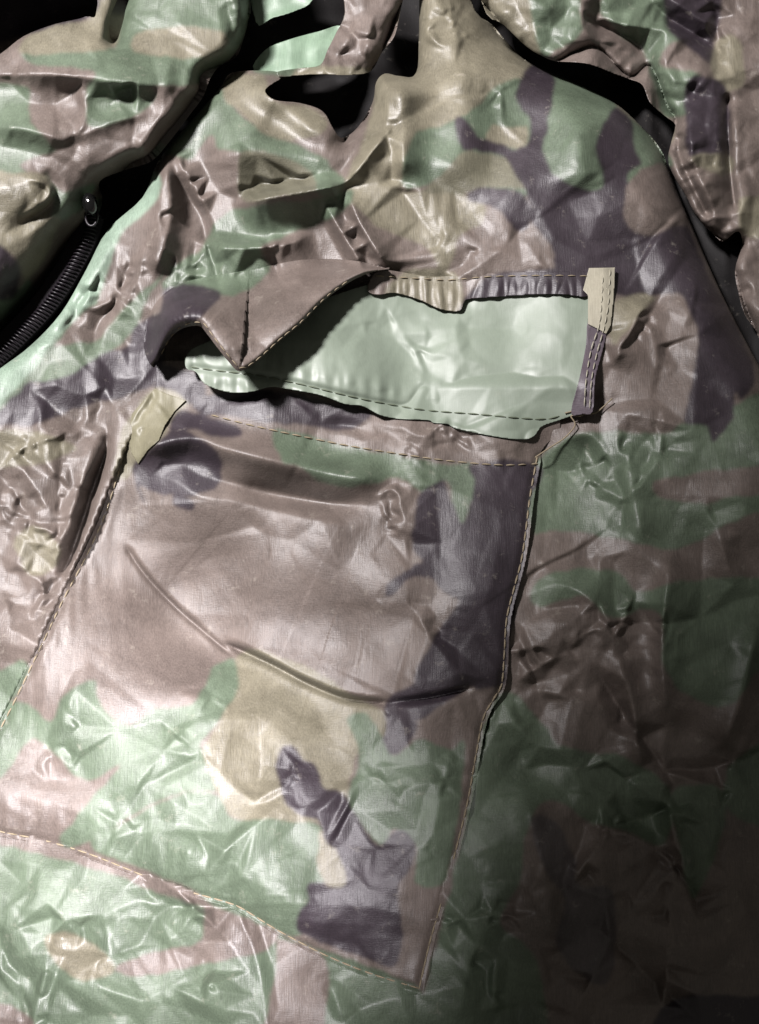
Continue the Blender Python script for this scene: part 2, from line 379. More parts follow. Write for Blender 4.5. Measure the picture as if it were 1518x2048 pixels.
def raster_print():
    yy, xx = np.mgrid[0:CH, 0:CW]
    u = xx * CG - CM; v = yy * CG - CM
    wu = u + perlin(u / 45., v / 45., 91) * 5 + perlin(u / 17., v / 17., 92) * 2
    wv = v + perlin(u / 45., v / 45., 93) * 5 + perlin(u / 17., v / 17., 94) * 2
    img = np.zeros((CH, CW, 3)); img[:] = COL['B']
    for c, pts, sm in PRINT:
        poly = spline(pts, True, 5)
        m = inside(poly, wu, wv)
        img[m] = COL[c]
    for _ in range(4):
        for ax in (0, 1):
            img = (np.roll(img, 1, ax) + 2 * img + np.roll(img, -1, ax)) / 4
    return img
PRINT_IMG = raster_print()

def sample_print(u, v):
    x = np.clip((u + CM) / CG, 0, CW - 1.001); y = np.clip((v + CM) / CG, 0, CH - 1.001)
    ix = x.astype(int); iy = y.astype(int); fx = (x - ix)[..., None]; fy = (y - iy)[..., None]
    I = PRINT_IMG
    return (I[iy, ix] * (1 - fx) + I[iy, ix + 1] * fx) * (1 - fy) + (I[iy + 1, ix] * (1 - fx) + I[iy + 1, ix + 1] * fx) * fy

# ------------------------------------------------------------------ materials
def nodes(name):
    m = bpy.data.materials.new(name); m.use_nodes = True
    nt = m.node_tree; b = nt.nodes['Principled BSDF']
    return m, nt, b

def fabric(name, colour=None, rough=0.4, spec=0.5, wear=1.0, bump=0.25):
    m, nt, b = nodes(name)
    N = nt.nodes.new; Lk = nt.links.new
    tc = N('ShaderNodeTexCoord')
    def noise(scale, sx, sy, detail=3.0, rgh=0.6):
        mp = N('ShaderNodeMapping'); mp.inputs['Scale'].default_value = (sx, sy, sx)
        Lk(tc.outputs['Object'], mp.inputs['Vector'])
        n = N('ShaderNodeTexNoise'); n.inputs['Scale'].default_value = scale
        n.inputs['Detail'].default_value = detail; n.inputs['Roughness'].default_value = rgh
        Lk(mp.outputs[0], n.inputs['Vector'])
        return n.outputs['Fac']
    def rng_(src, a, b_, c, d):
        r = N('ShaderNodeMapRange'); Lk(src, r.inputs[0])
        for i, q in enumerate((a, b_, c, d)): r.inputs[i + 1].default_value = q
        return r.outputs[0]
    def math_(op, x, y):
        q = N('ShaderNodeMath'); q.operation = op
        for i, s_ in enumerate((x, y)):
            if isinstance(s_, (int, float)): q.inputs[i].default_value = s_
            else: Lk(s_, q.inputs[i])
        return q.outputs[0]
    if colour is None:
        at_ = N('ShaderNodeAttribute'); at_.attribute_name = 'camo'; base = at_.outputs['Color']
    else:
        rgb = N('ShaderNodeRGB'); rgb.outputs[0].default_value = (*colour, 1); base = rgb.outputs[0]
    thread = noise(1600, 1.0, 0.06, 2.0)           # warp threads running up the cloth
    weft = noise(2200, 0.15, 1.0, 2.0)
    blotch = noise(38, 1, 1, 5.0)
    rub = noise(140, 1, 1, 6.0, 0.7)
    k = math_('ADD', rng_(thread, 0.3, 0.7, 1 - 0.17 * wear, 1 + 0.17 * wear), math_('ADD', rng_(weft, 0.3, 0.7, -0.05 * wear, 0.05 * wear), rng_(blotch, 0.3, 0.7, -0.24 * wear, 0.24 * wear)))
    mul = N('ShaderNodeMix'); mul.data_type = 'RGBA'; mul.blend_type = 'MULTIPLY'; mul.inputs[0].default_value = 1
    comb = N('ShaderNodeCombineColor')
    for i in range(3): Lk(k, comb.inputs[i])
    Lk(base, mul.inputs[6]); Lk(comb.outputs[0], mul.inputs[7])
    # chalky rubbed specks in the coating
    mx = N('ShaderNodeMix'); mx.data_type = 'RGBA'
    Lk(rng_(rub, 0.60, 0.80, 0.0, 0.28 * wear), mx.inputs[0])
    Lk(mul.outputs[2], mx.inputs[6]); mx.inputs[7].default_value = (0.36, 0.33, 0.28, 1)
    Lk(mx.outputs[2], b.inputs['Base Color'])
    Lk(rng_(blotch, 0.3, 0.7, rough - 0.05, rough + 0.09), b.inputs['Roughness'])
    b.inputs['Specular IOR Level'].default_value = spec
    h = math_('ADD', math_('MULTIPLY', thread, 0.5), math_('ADD', math_('MULTIPLY', weft, 0.4), math_('MULTIPLY', rub, 0.9)))
    bp = N('ShaderNodeBump'); bp.inputs['Strength'].default_value = bump; bp.inputs['Distance'].default_value = 0.0006
    Lk(h, bp.inputs['Height']); Lk(bp.outputs[0], b.inputs['Normal'])
    return m

def plain(name, colour, rough, spec=0.5, scale=300, vary=0.25):
    m, nt, b = nodes(name)
    n = nt.nodes.new('ShaderNodeTexNoise'); n.inputs['Scale'].default_value = scale
    tc = nt.nodes.new('ShaderNodeTexCoord'); nt.links.new(tc.outputs['Object'], n.inputs['Vector'])
    r = nt.nodes.new('ShaderNodeValToRGB')
    r.color_ramp.elements[0].color = (*[c * (1 - vary) for c in colour], 1)
    r.color_ramp.elements[1].color = (*[min(1, c * (1 + vary)) for c in colour], 1)
    nt.links.new(n.outputs['Fac'], r.inputs[0]); nt.links.new(r.outputs[0], b.inputs['Base Color'])
    b.inputs['Roughness'].default_value = rough; b.inputs['Specular IOR Level'].default_value = spec
    return m

M_CAMO = fabric('camouflage_fabric', rough=0.48, spec=0.48, bump=0.4)
M_LINE = fabric('green_coating', (0.128, 0.153, 0.120), rough=0.5, spec=0.5, wear=0.25, bump=0.08)
M_DULL = fabric('green_coating_dull', (0.12, 0.17, 0.12), rough=0.42, spec=0.5, wear=0.6, bump=0.15)
M_THREAD = plain('olive_thread', (0.17, 0.14, 0.095), 0.7, 0.2, 900)
M_THREADG = plain('green_thread', (0.085, 0.10, 0.07), 0.7, 0.2, 900)
M_ZIP = plain('black_plastic', (0.007, 0.005, 0.007), 0.42, 0.3, 500)
M_PULL = plain('black_bead', (0.003, 0.003, 0.003), 0.12, 0.5, 500)
M_TAPE = plain('black_tape', (0.010, 0.008, 0.010), 0.8, 0.2, 700)
M_DARK = plain('shade_surface', (0.0016, 0.0015, 0.0015), 0.9, 0.0, 60)  # near-black colour stands for deep shade in the gaps

# ------------------------------------------------------------------ object helpers
LINK = scn.collection.objects.link
def empty(name, loc):
    o = bpy.data.objects.new(name, None); LINK(o); o.location = loc; o.empty_display_size = 0.02
    return o
def put(o, parent):
    o.parent = parent
    if parent is not None: o.matrix_parent_inverse = Matrix.Identity(4)
    return o

def mesh_obj(name, co, quads, mat, parent, col=None, smooth_=True):
    me = bpy.data.meshes.new(name)
    me.vertices.add(len(co)); me.vertices.foreach_set('co', np.ascontiguousarray(co, np.float32).ravel())
    n = len(quads); k = quads.shape[1]
    me.loops.add(n * k); me.loops.foreach_set('vertex_index', np.ascontiguousarray(quads, np.int32).ravel())
    me.polygons.add(n)
    me.polygons.foreach_set('loop_start', np.arange(0, n * k, k, dtype=np.int32))
    me.update(calc_edges=True)
    if smooth_: me.polygons.foreach_set('use_smooth', np.ones(n, bool))
    if col is not None:
        a = me.color_attributes.new('camo', 'FLOAT_COLOR', 'POINT')
        a.data.foreach_set('color', np.ascontiguousarray(np.concatenate([col, np.ones((len(col), 1))], 1), np.float32).ravel())
    me.materials.append(mat); me.validate()
    o = bpy.data.objects.new(name, me); LINK(o)
    if parent is not None: put(o, parent)
    return o

def sheet(name, outline, height, mat, parent, step=3.0, rim=5.0, camo=True, n=4, sm=True, tuck=0.5):
    """one piece of cloth: a fine grid cut to an outline, its edge vertices on the outline, with a turned-down rim"""
    poly = spline(outline, True, n) if sm else np.array(outline, float)
    x0, y0 = poly.min(0) - step; x1, y1 = poly.max(0) + step
    nx = int((x1 - x0) / step) + 2; ny = int((y1 - y0) / step) + 2
    gx, gy = np.meshgrid(x0 + np.arange(nx) * step, y0 + np.arange(ny) * step)
    inn = inside(poly, gx, gy)
    cell = inn[:-1, :-1] | inn[1:, :-1] | inn[:-1, 1:] | inn[1:, 1:]
    j, i = np.nonzero(cell)
    idx = np.arange(nx * ny).reshape(ny, nx)
    q = np.stack([idx[j + 1, i], idx[j + 1, i + 1], idx[j, i + 1], idx[j, i]], 1)
    used = np.unique(q); remap = np.full(nx * ny, -1); remap[used] = np.arange(len(used)); q = remap[q]
    u = gx.ravel()[used].copy(); v = gy.ravel()[used].copy(); out = ~inn.ravel()[used]
    closed = np.vstack([poly, poly[:1]])
    _, _, _, px, py = nearest(closed, u[out], v[out]); u[out] = px; v[out] = py
    z = height(u, v)
    co = at(u, v, z); col = sample_print(u, v) if camo else None
    # rim
    e = np.concatenate([q[:, [0, 1]], q[:, [1, 2]], q[:, [2, 3]], q[:, [3, 0]]])
    key = np.sort(e, 1); code = key[:, 0].astype(np.int64) * (len(u) + 1) + key[:, 1]
    _, first, cnt = np.unique(code, return_index=True, return_counts=True)
    be = e[first[cnt == 1]]
    bv = np.unique(be); rm = np.full(len(u), -1); rm[bv] = np.arange(len(bv)) + len(u)
    nu = np.zeros(len(u)); nv = np.zeros(len(u))
    ex = u[be[:, 1]] - u[be[:, 0]]; ey = v[be[:, 1]] - v[be[:, 0]]
    for c_ in (0, 1):
        np.add.at(nu, be[:, c_], ey); np.add.at(nv, be[:, c_], -ex)
    ln = np.hypot(nu, nv) + 1e-9; nu /= ln; nv /= ln
    k_ = rim * tuck
    co2 = at(u[bv] + nu[bv] * k_, v[bv] + nv[bv] * k_, z[bv] - rim)
    co = np.vstack([co, co2])
    if col is not None: col = np.vstack([col, col[bv]])
    rq = np.stack([be[:, 1], be[:, 0], rm[be[:, 0]], rm[be[:, 1]]], 1)
    return mesh_obj(name, co, np.vstack([q, rq]), mat, parent, col)

def tube(name, pts3, r, mat, parent, seg=6, taper=False):
    P = np.asarray(pts3, float); n = len(P); co = []; 
    T = np.gradient(P, axis=0); T /= np.linalg.norm(T, axis=1)[:, None] + 1e-12
    up = np.array([0, 0, 1.0])
    for k in range(n):
        a = np.cross(T[k], up); a /= np.linalg.norm(a) + 1e-9; b = np.cross(a, T[k])
        rr = r * (0.35 if taper and k in (0, n - 1) else 1.0)
        for s_ in range(seg):
            an = 2 * math.pi * s_ / seg
            co.append(P[k] + rr * (math.cos(an) * a + math.sin(an) * b))
    q = []
    for k in range(n - 1):
        for s_ in range(seg):
            s2 = (s_ + 1) % seg
            q.append((k * seg + s_, k * seg + s2, (k + 1) * seg + s2, (k + 1) * seg + s_))
    return mesh_obj(name, np.array(co), np.array(q), mat, parent)

# ------------------------------------------------------------------ the table and the jacket
tb = at(PW / 2, PH / 2, -240)
bx = 3.0
ground = mesh_obj('floor', np.array([[-bx, -bx, tb[2]], [bx, -bx, tb[2]], [bx, bx, tb[2]], [-bx, bx, tb[2]]]), np.array([[0, 1, 2, 3]]), M_DARK, None, smooth_=False)
ground['kind'] = 'structure'

jacket = empty('rain_jacket', (0, 0, 0))
jacket['label'] = 'crumpled camouflage rain jacket with an open patch pocket and pale green flap lining'
jacket['category'] = 'jacket'

# ---- front panel
MAIN_CR = [
    # broad folds
    ([(390, 292), (500, 298), (620, 315), (700, 345)], 30, 55, 42, 1.6),
    ([(460, 410), (560, 391), (640, 378), (715, 362)], 44, 15, 52, 1.4),
    ([(400, 492), (480, 497), (560, 492), (630, 465)], 30, 13, 46, 1.4),
    ([(325, 300), (342, 400), (330, 480), (300, 570)], 44, 24, 46, 1.5),
    ([(796, 130), (808, 250), (800, 370)], 34, 40, 34, 1.8),
    ([(640, 395), (675, 452), (708, 505), (735, 550)], 22, 22, 10, 1.3),
    ([(690, 368), (712, 432), (742, 485), (785, 550)], 26, 24, 10, 1.3),
    ([(680, 378), (725, 326), (755, 288), (792, 246)], 24, 10, 22, 1.3),
    ([(900, 120), (930, 200), (920, 300), (880, 380)], 26, 60, 50, 1.8),
    ([(1120, 140), (1150, 260), (1160, 400)], 22, 55, 45, 1.8),
    ([(1300, 590), (1258, 665), (1222, 740)], 20, 34, 16, 1.4),
    ([(1260, 860), (1262, 960), (1290, 1100)], 20, 34, 26, 1.5),
    ([(1345, 1090), (1330, 1200), (1326, 1330), (1340, 1480)], 30, 40, 22, 1.5),
    ([(1518, 1230), (1482, 1400), (1430, 1520)], 34, 30, 34, 1.5),
    ([(1230, 1290), (1262, 1410), (1290, 1560)], 24, 26, 22, 1.5),
    ([(1040, 1560), (1080, 1700), (1110, 1900)], 24, 36, 30, 1.6),
    ([(1335, 1580), (1360, 1700), (1390, 1800)], 24, 30, 22, 1.5),
    # pts, height, width left of travel (up when going right), width right
    ([(487, 404), (556, 388), (635, 375), (699, 366)], 36, 12, 36),
    ([(484, 380), (556, 362), (640, 348)], -18, 30, 8),
    ([(477, 285), (476, 350), (480, 400)], 26, 16, 34),
    ([(412, 486), (470, 490), (530, 493), (590, 472)], 22, 9, 26),
    ([(690, 372), (720, 330), (750, 290), (786, 252)], 24, 10, 16),
    ([(652, 410), (675, 450), (705, 500), (732, 548)], 22, 18, 10),
    ([(698, 378), (712, 430), (740, 480), (780, 545)], 26, 20, 11),
    ([(807, 240), (808, 312), (806, 385)], 18, 18, 10),
    ([(690, 368), (760, 368), (840, 380), (905, 370)], 14, 16, 14),
    ([(840, 436), (880, 429), (916, 440)], 18, 12, 12),
    ([(881, 480), (873, 520), (864, 556)], 20, 9, 9),
    ([(879, 482), (885, 520), (892, 556)], 18, 8, 9),
    ([(916, 436), (900, 465), (876, 492)], 20, 12, 14),
    ([(912, 436), (925, 485), (950, 504)], 13, 10, 10),
    ([(886, 580), (930, 545), (975, 520), (1040, 460)], 20, 10, 12),
    ([(765, 150), (775, 220), (770, 270)], 18, 20, 14),
    ([(345, 315), (350, 345), (375, 390), (402, 430), (412, 480), (428, 530), (450, 592)], -24, 9, 16),
    ([(352, 300), (370, 340), (395, 385), (420, 430)], 22, 16, 26),
    ([(535, 488), (550, 530), (562, 572)], -14, 5, 9),
    ([(412, 497), (432, 550), (450, 592)], -16, 5, 9),
    ([(388, 480), (392, 540), (398, 600)], -18, 10, 8),
    ([(262, 495), (258, 535), (232, 600), (196, 650), (190, 692), (202, 718)], -26, 7, 11),
    ([(285, 490), (280, 540), (255, 600), (215, 660)], 20, 22, 14),
    ([(330, 330), (320, 400), (318, 470), (300, 540)], 22, 25, 20),
    ([(1036, 462), (1010, 490), (960, 500), (925, 532)], 14, 14, 12),
    ([(1036, 462), (1062, 500), (1100, 545)], 13, 12, 12),
    ([(1036, 462), (1042, 510), (1048, 548)], 11, 9, 9),
    ([(1070, 440), (1082, 490), (1088, 540)], 8, 9, 9),
    ([(1036, 462), (1010, 420), (985, 395)], 9, 14, 12),
    ([(1000, 155), (1003, 205), (1012, 270)], 9, 9, 12),
    ([(1160, 230), (1168, 330), (1182, 382)], 10, 12, 10),
    ([(960, 230), (990, 200), (1003, 160)], -7, 10, 10),
    ([(870, 60), (900, 120), (930, 150), (960, 160)], 9, 14, 12),
    ([(850, 20), (860, 70), (900, 90), (950, 60)], 14, 14, 14),
    ([(900, 0), (905, 50), (930, 80)], 12, 12, 12),
    ([(1300, 600), (1262, 655), (1228, 725)], 14, 9, 16),
    ([(1335, 570), (1312, 610), (1285, 660), (1240, 700)], -9, 9, 9),
    ([(1310, 740), (1335, 732), (1360, 738)], 7, 6, 6),
    ([(1280, 630), (1305, 670), (1320, 720), (1350, 750)], 7, 10, 14),
    ([(1250, 800), (1256, 840), (1250, 880)], 7, 8, 8),
    ([(1318, 800), (1326, 850), (1330, 900)], 7, 8, 8),
    ([(1084, 922), (1125, 888), (1165, 868), (1200, 888), (1232, 960)], 20, 18, 22),
    ([(1090, 930), (1130, 945), (1190, 930)], -10, 14, 12),
    ([(1170, 900), (1160, 930), (1180, 965)], 8, 12, 12),
    ([(1236, 820), (1240, 905), (1262, 1010)], 12, 10, 14),
    ([(1320, 830), (1322, 920), (1330, 1020)], 9, 10, 12),
    ([(1400, 880), (1420, 960), (1410, 1060)], 8, 12, 12),
    ([(1470, 900), (1490, 1000), (1480, 1100)], 9, 12, 16),
    # shaded lower right
    ([(1050, 1192), (1115, 1168), (1168, 1190), (1216, 1242), (1204, 1302)], 22, 22, 18),
    ([(1270, 1184), (1250, 1232), (1216, 1300)], 20, 16, 16),
    ([(1090, 1220), (1122, 1262), (1136, 1302)], 20, 14, 16),
    ([(1136, 1302), (1060, 1342), (1028, 1374)], 18, 16, 16),
    ([(1216, 1300), (1246, 1316), (1260, 1290)], 18, 12, 12),
    ([(1200, 1330), (1230, 1345), (1216, 1300)], 14, 10, 10),
    ([(1250, 1310), (1262, 1400), (1284, 1535)], 15, 12, 15),
    ([(1348, 1100), (1336, 1180), (1322, 1260), (1330, 1320), (1336, 1450)], 18, 14, 18),
    ([(1425, 1024), (1450, 1110), (1475, 1200)], 14, 14, 14),
    ([(1518, 1250), (1480, 1400), (1456, 1470), (1432, 1512)], 20, 14, 14),
    ([(1540, 1370), (1500, 1470), (1440, 1570)], 14, 14, 16),
    ([(1340, 1590), (1358, 1700), (1378, 1782)], 16, 12, 12),
    ([(1450, 1590), (1424, 1690), (1382, 1782)], 16, 12, 12),
    ([(1050, 1540), (1090, 1610), (1122, 1645), (1160, 1590), (1165, 1540)], 14, 14, 14),
    ([(1005, 1400), (1060, 1480), (1120, 1500), (1200, 1500)], 12, 20, 14),
    ([(1060, 1730), (1110, 1726), (1150, 1730)], 10, 8, 10),
    ([(1040, 1755), (1070, 1800), (1096, 1870), (1120, 1950)], 16, 12, 14),
    ([(960, 1770), (985, 1820), (1060, 1860), (1100, 1980)], 16, 12, 14),
    ([(1000, 1890), (1040, 1870), (1075, 1880), (1100, 1940)], 14, 12, 12),
    ([(1180, 1650), (1280, 1680), (1350, 1740), (1330, 1830)], 13, 22, 18),
    ([(1330, 1770), (1340, 1860), (1334, 1960), (1320, 2040)], 15, 14, 18),
    ([(1440, 1720), (1480, 1800), (1518, 1860)], 12, 16, 18),
    ([(1180, 1860), (1140, 1890), (1110, 1910)], 9, 12, 12),
    # left of the pocket
    ([(214, 832), (212, 900), (192, 962), (166, 1040), (142, 1110), (112, 1178)], -44, 9, 11, 1.5, 0.3),
    ([(196, 822), (186, 890), (160, 970), (130, 1060), (100, 1130)], 26, 26, 14),
    ([(200, 815), (225, 812), (240, 850), (225, 920), (205, 980)], 20, 8, 10),
    ([(20, 1040), (70, 1050), (120, 1080), (100, 1140)], 26, 22, 20),
    ([(0, 1110), (50, 1140), (90, 1180), (60, 1240)], 24, 16, 20),
    ([(0, 1180), (20, 1230), (10, 1320)], 16, 12, 12),
    ([(70, 1240), (95, 1220), (80, 1290), (50, 1330)], 20, 12, 12),
    ([(20, 900), (60, 960), (90, 1010), (120, 1030)], 16, 14, 18),
    ([(0, 940), (40, 900), (120, 870), (150, 850)], 16, 14, 14),
    ([(135, 850), (150, 868), (165, 850), (200, 800)], 14, 10, 10),
    ([(0, 1000), (50, 1030), (110, 1010)], 12, 12, 14),
    ([(270, 690), (285, 740), (310, 760)], 16, 12, 14),
    ([(295, 640), (300, 690), (318, 720)], 16, 14, 12),
    ([(60, 780), (110, 770), (170, 790), (230, 760)], 12, 18, 20),
    ([(90, 800), (80, 840), (60, 870)], 10, 14, 14),
    # pale strip beside the zip
    ([(190, 430), (150, 520), (90, 620), (40, 690)], 20, 26, 18),
    ([(195, 560), (160, 610), (125, 660)], -16, 10, 12),
    ([(240, 460), (200, 540), (175, 590), (130, 650)], 16, 14, 12),
    # below the pocket
    ([(40, 1765), (75, 1790), (130, 1842), (172, 1884)], 14, 8, 8),
    ([(172, 1884), (186, 1940), (180, 2030)], 12, 7, 8),
    ([(100, 1985), (150, 1955), (185, 1925), (240, 1906)], 14, 9, 9),
    ([(-10, 1840), (18, 1925), (66, 1962)], -14, 9, 9),
    ([(66, 1962), (110, 1925), (172, 1884)], 12, 12, 12),
    ([(66, 1962), (60, 2010), (40, 2060)], 12, 12, 12),
    ([(60, 1965), (90, 2010), (100, 2060)], 10, 12, 12),
    ([(0, 1720), (80, 1730), (170, 1755)], 12, 10, 12),
    ([(165, 1850), (230, 1820), (300, 1790)], 14, 12, 16),
    ([(260, 1910), (280, 1890), (330, 1800)], -10, 14, 12),
    ([(330, 1890), (370, 1850), (390, 1800)], 10, 10, 10),
    ([(255, 2030), (300, 1995), (370, 1965)], 14, 12, 16),
    ([(395, 2050), (415, 1990), (425, 1970), (460, 2050)], 14, 10, 12),
    ([(405, 1900), (410, 1940), (400, 1980)], -9, 9, 9),
    ([(655, 1955), (672, 2000), (690, 2048)], -12, 8, 8),
    ([(690, 2040), (740, 2010), (830, 1990)], 12, 12, 12),
]
MAIN_ROLL = [
    ([(-60, 780), (0, 735), (60, 690), (120, 625), (170, 540), (220, 450), (290, 380), (312, 330)], 26, 34),
    ([(312, 360), (330, 300), (400, 220), (440, 175), (470, 145)], 22, 34),
    ([(840, -40), (838, 60), (832, 145), (800, 150), (760, 140), (745, 160), (738, 225), (690, 280)], 40, 70),
    ([(940, -40), (985, 50), (1020, 90), (1062, 127), (1160, 170), (1230, 206), (1285, 255), (1320, 300), (1342, 350), (1400, 490), (1440, 580), (1480, 660), (1518, 730), (1580, 850)], 85, 150),
]
AMP = []   # crumple strength: x, y, rx, ry, strength
for a in [(120, 1080, 170, 270, 0.7), (60, 900, 160, 140, 0.5), (250, 560, 160, 200, 0.3), (820, 470, 180, 90, 0.4), (1060, 480, 120, 90, 0.3),
          (900, 60, 130, 120, 0.7), (1150, 1300, 200, 200, 0.8), (1300, 950, 260, 150, 0.45), (1300, 1700, 350, 400, 0.5), (250, 1920, 450, 170, 0.45), (1350, 500, 140, 250, 0.4),
          (1320, 720, 140, 140, 0.45), (1000, 1850, 180, 300, 0.6)]: AMP.append(a)

def amp(u, v, lst, base):
    r = np.full(u.shape, base)
    for x, y, rx, ry, s_ in lst: r = r + s_ * blob(u, v, x, y, rx, ry)
    return np.minimum(r, 1.6)

def main_base(u, v):
    z = np.full(u.shape, 60.0)
    z += 24 * blob(u, v, 900, 330, 330, 260) + 46 * blob(u, v, 1500, 800, 280, 380)
    z += 30 * blob(u, v, 480, 270, 190, 120)
    z += perlin(u / 330., v / 330., 5) * 28 + perlin(u / 150., v / 150., 6) * 15
    z -= 170 * smooth((u + 0.45 * (v - 1000) - 1130) / 900.) * smooth((v - 850) / 700.)
    return z

MAIN_ST = stars(3, [(110, 1060, 110, 5, 80), (70, 900, 90, 3, 80), (250, 560, 90, 3, 80), (900, 70, 80, 3, 60),
    (1150, 1280, 130, 3, 100), (1300, 960, 170, 3, 100), (1300, 1600, 250, 5, 150), (250, 1920, 260, 3, 130), (1330, 520, 100, 2, 90), (1020, 1850, 120, 3, 120)])
MAIN_F = fold_raster(MAIN_CR + MAIN_ST, 1)
UNDER = None
def under(u, v):
    x = np.clip((u + CM) / 8.0, 0, UNDER.shape[1] - 1.001); y = np.clip((v + CM) / 8.0, 0, UNDER.shape[0] - 1.001)
    ix = x.astype(int); iy = y.astype(int); fx = x - ix; fy = y - iy
    return (UNDER[iy, ix] * (1 - fx) + UNDER[iy, ix + 1] * fx) * (1 - fy) + (UNDER[iy + 1, ix] * (1 - fx) + UNDER[iy + 1, ix + 1] * fx) * fy
def z_main(u, v):
    z = main_base(u, v)
    a = amp(u, v, AMP, 0.62)
    z += a * (0.45 * crumple(u, v, 75, 13) + 0.24 * crumple(u, v, 38, 29) + 0.12 * crumple(u, v, 20, 31))
    z += crease_field(MAIN_CR, u, v) + raster_at(MAIN_F, u, v) * (1 - 0.4 * blob(u, v, 110, 1050, 170, 260) - 0.4 * blob(u, v, 250, 480, 130, 230))
    z -= 135 * under(u, v)
    # lip of cloth curling round the hole under the hood
    z += 55 * blob(u, v, 545, 190, 60, 34, 0.5) + 45 * blob(u, v, 625, 252, 55, 30, 0.5)
    z += roll_field(MAIN_ROLL, u, v)
    return z

MAIN_OUT = [(-260, 960), (-70, 790), (0, 737), (60, 692), (122, 626), (172, 540), (215, 460), (285, 395), (312, 330), (345, 285), (400, 222), (440, 176), (462, 146), (520, 141), (566, 146), (560, 158), (544, 168), (530, 182), (550, 200), (600, 206), (645, 222), (666, 256), (684, 276), (716, 254), (745, 205), (752, 165), (770, 147), (800, 152), (832, 146), (838, 60), (846, -260), (900, -260), (940, -5), (985, 50), (1020, 90), (1062, 127), (1160, 170), (1230, 206), (1285, 255), (1322, 300), (1342, 350), (1400, 490), (1440, 580), (1480, 660), (1518, 730), (1590, 850), (1780, 1150), (1780, 2340), (760, 2340), (-260, 2340), (-260, 1600)]
yy, xx = np.mgrid[0:int((PH + 2 * CM) / 8) + 1, 0:int((PW + 2 * CM) / 8) + 1]
_u = xx * 8.0 - CM; _v = yy * 8.0 - CM
UNDER = (inside(np.array([(258, 880), (212, 1000), (125, 1190), (5, 1440), (-80, 1580), (-80, 1640), (60, 1665), (300, 1745), (540, 1838), (820, 1960), (934, 1600), (998, 1370), (1037, 1120), (1062, 940), (1080, 890), (1120, 820), (1150, 760), (1160, 590), (800, 580), (640, 640), (420, 720), (340, 800)], float), _u, _v)).astype(float)
for _ in range(3):
    for ax in (0, 1): UNDER = (np.roll(UNDER, 1, ax) + UNDER + np.roll(UNDER, -1, ax)) / 3
UNDER = np.clip((UNDER - 0.5) * 2, 0, 1)
front = sheet('front_panel', MAIN_OUT, z_main, M_CAMO, jacket, step=2.7, rim=30, tuck=0.35)
front['label'] = 'camouflage front panel'

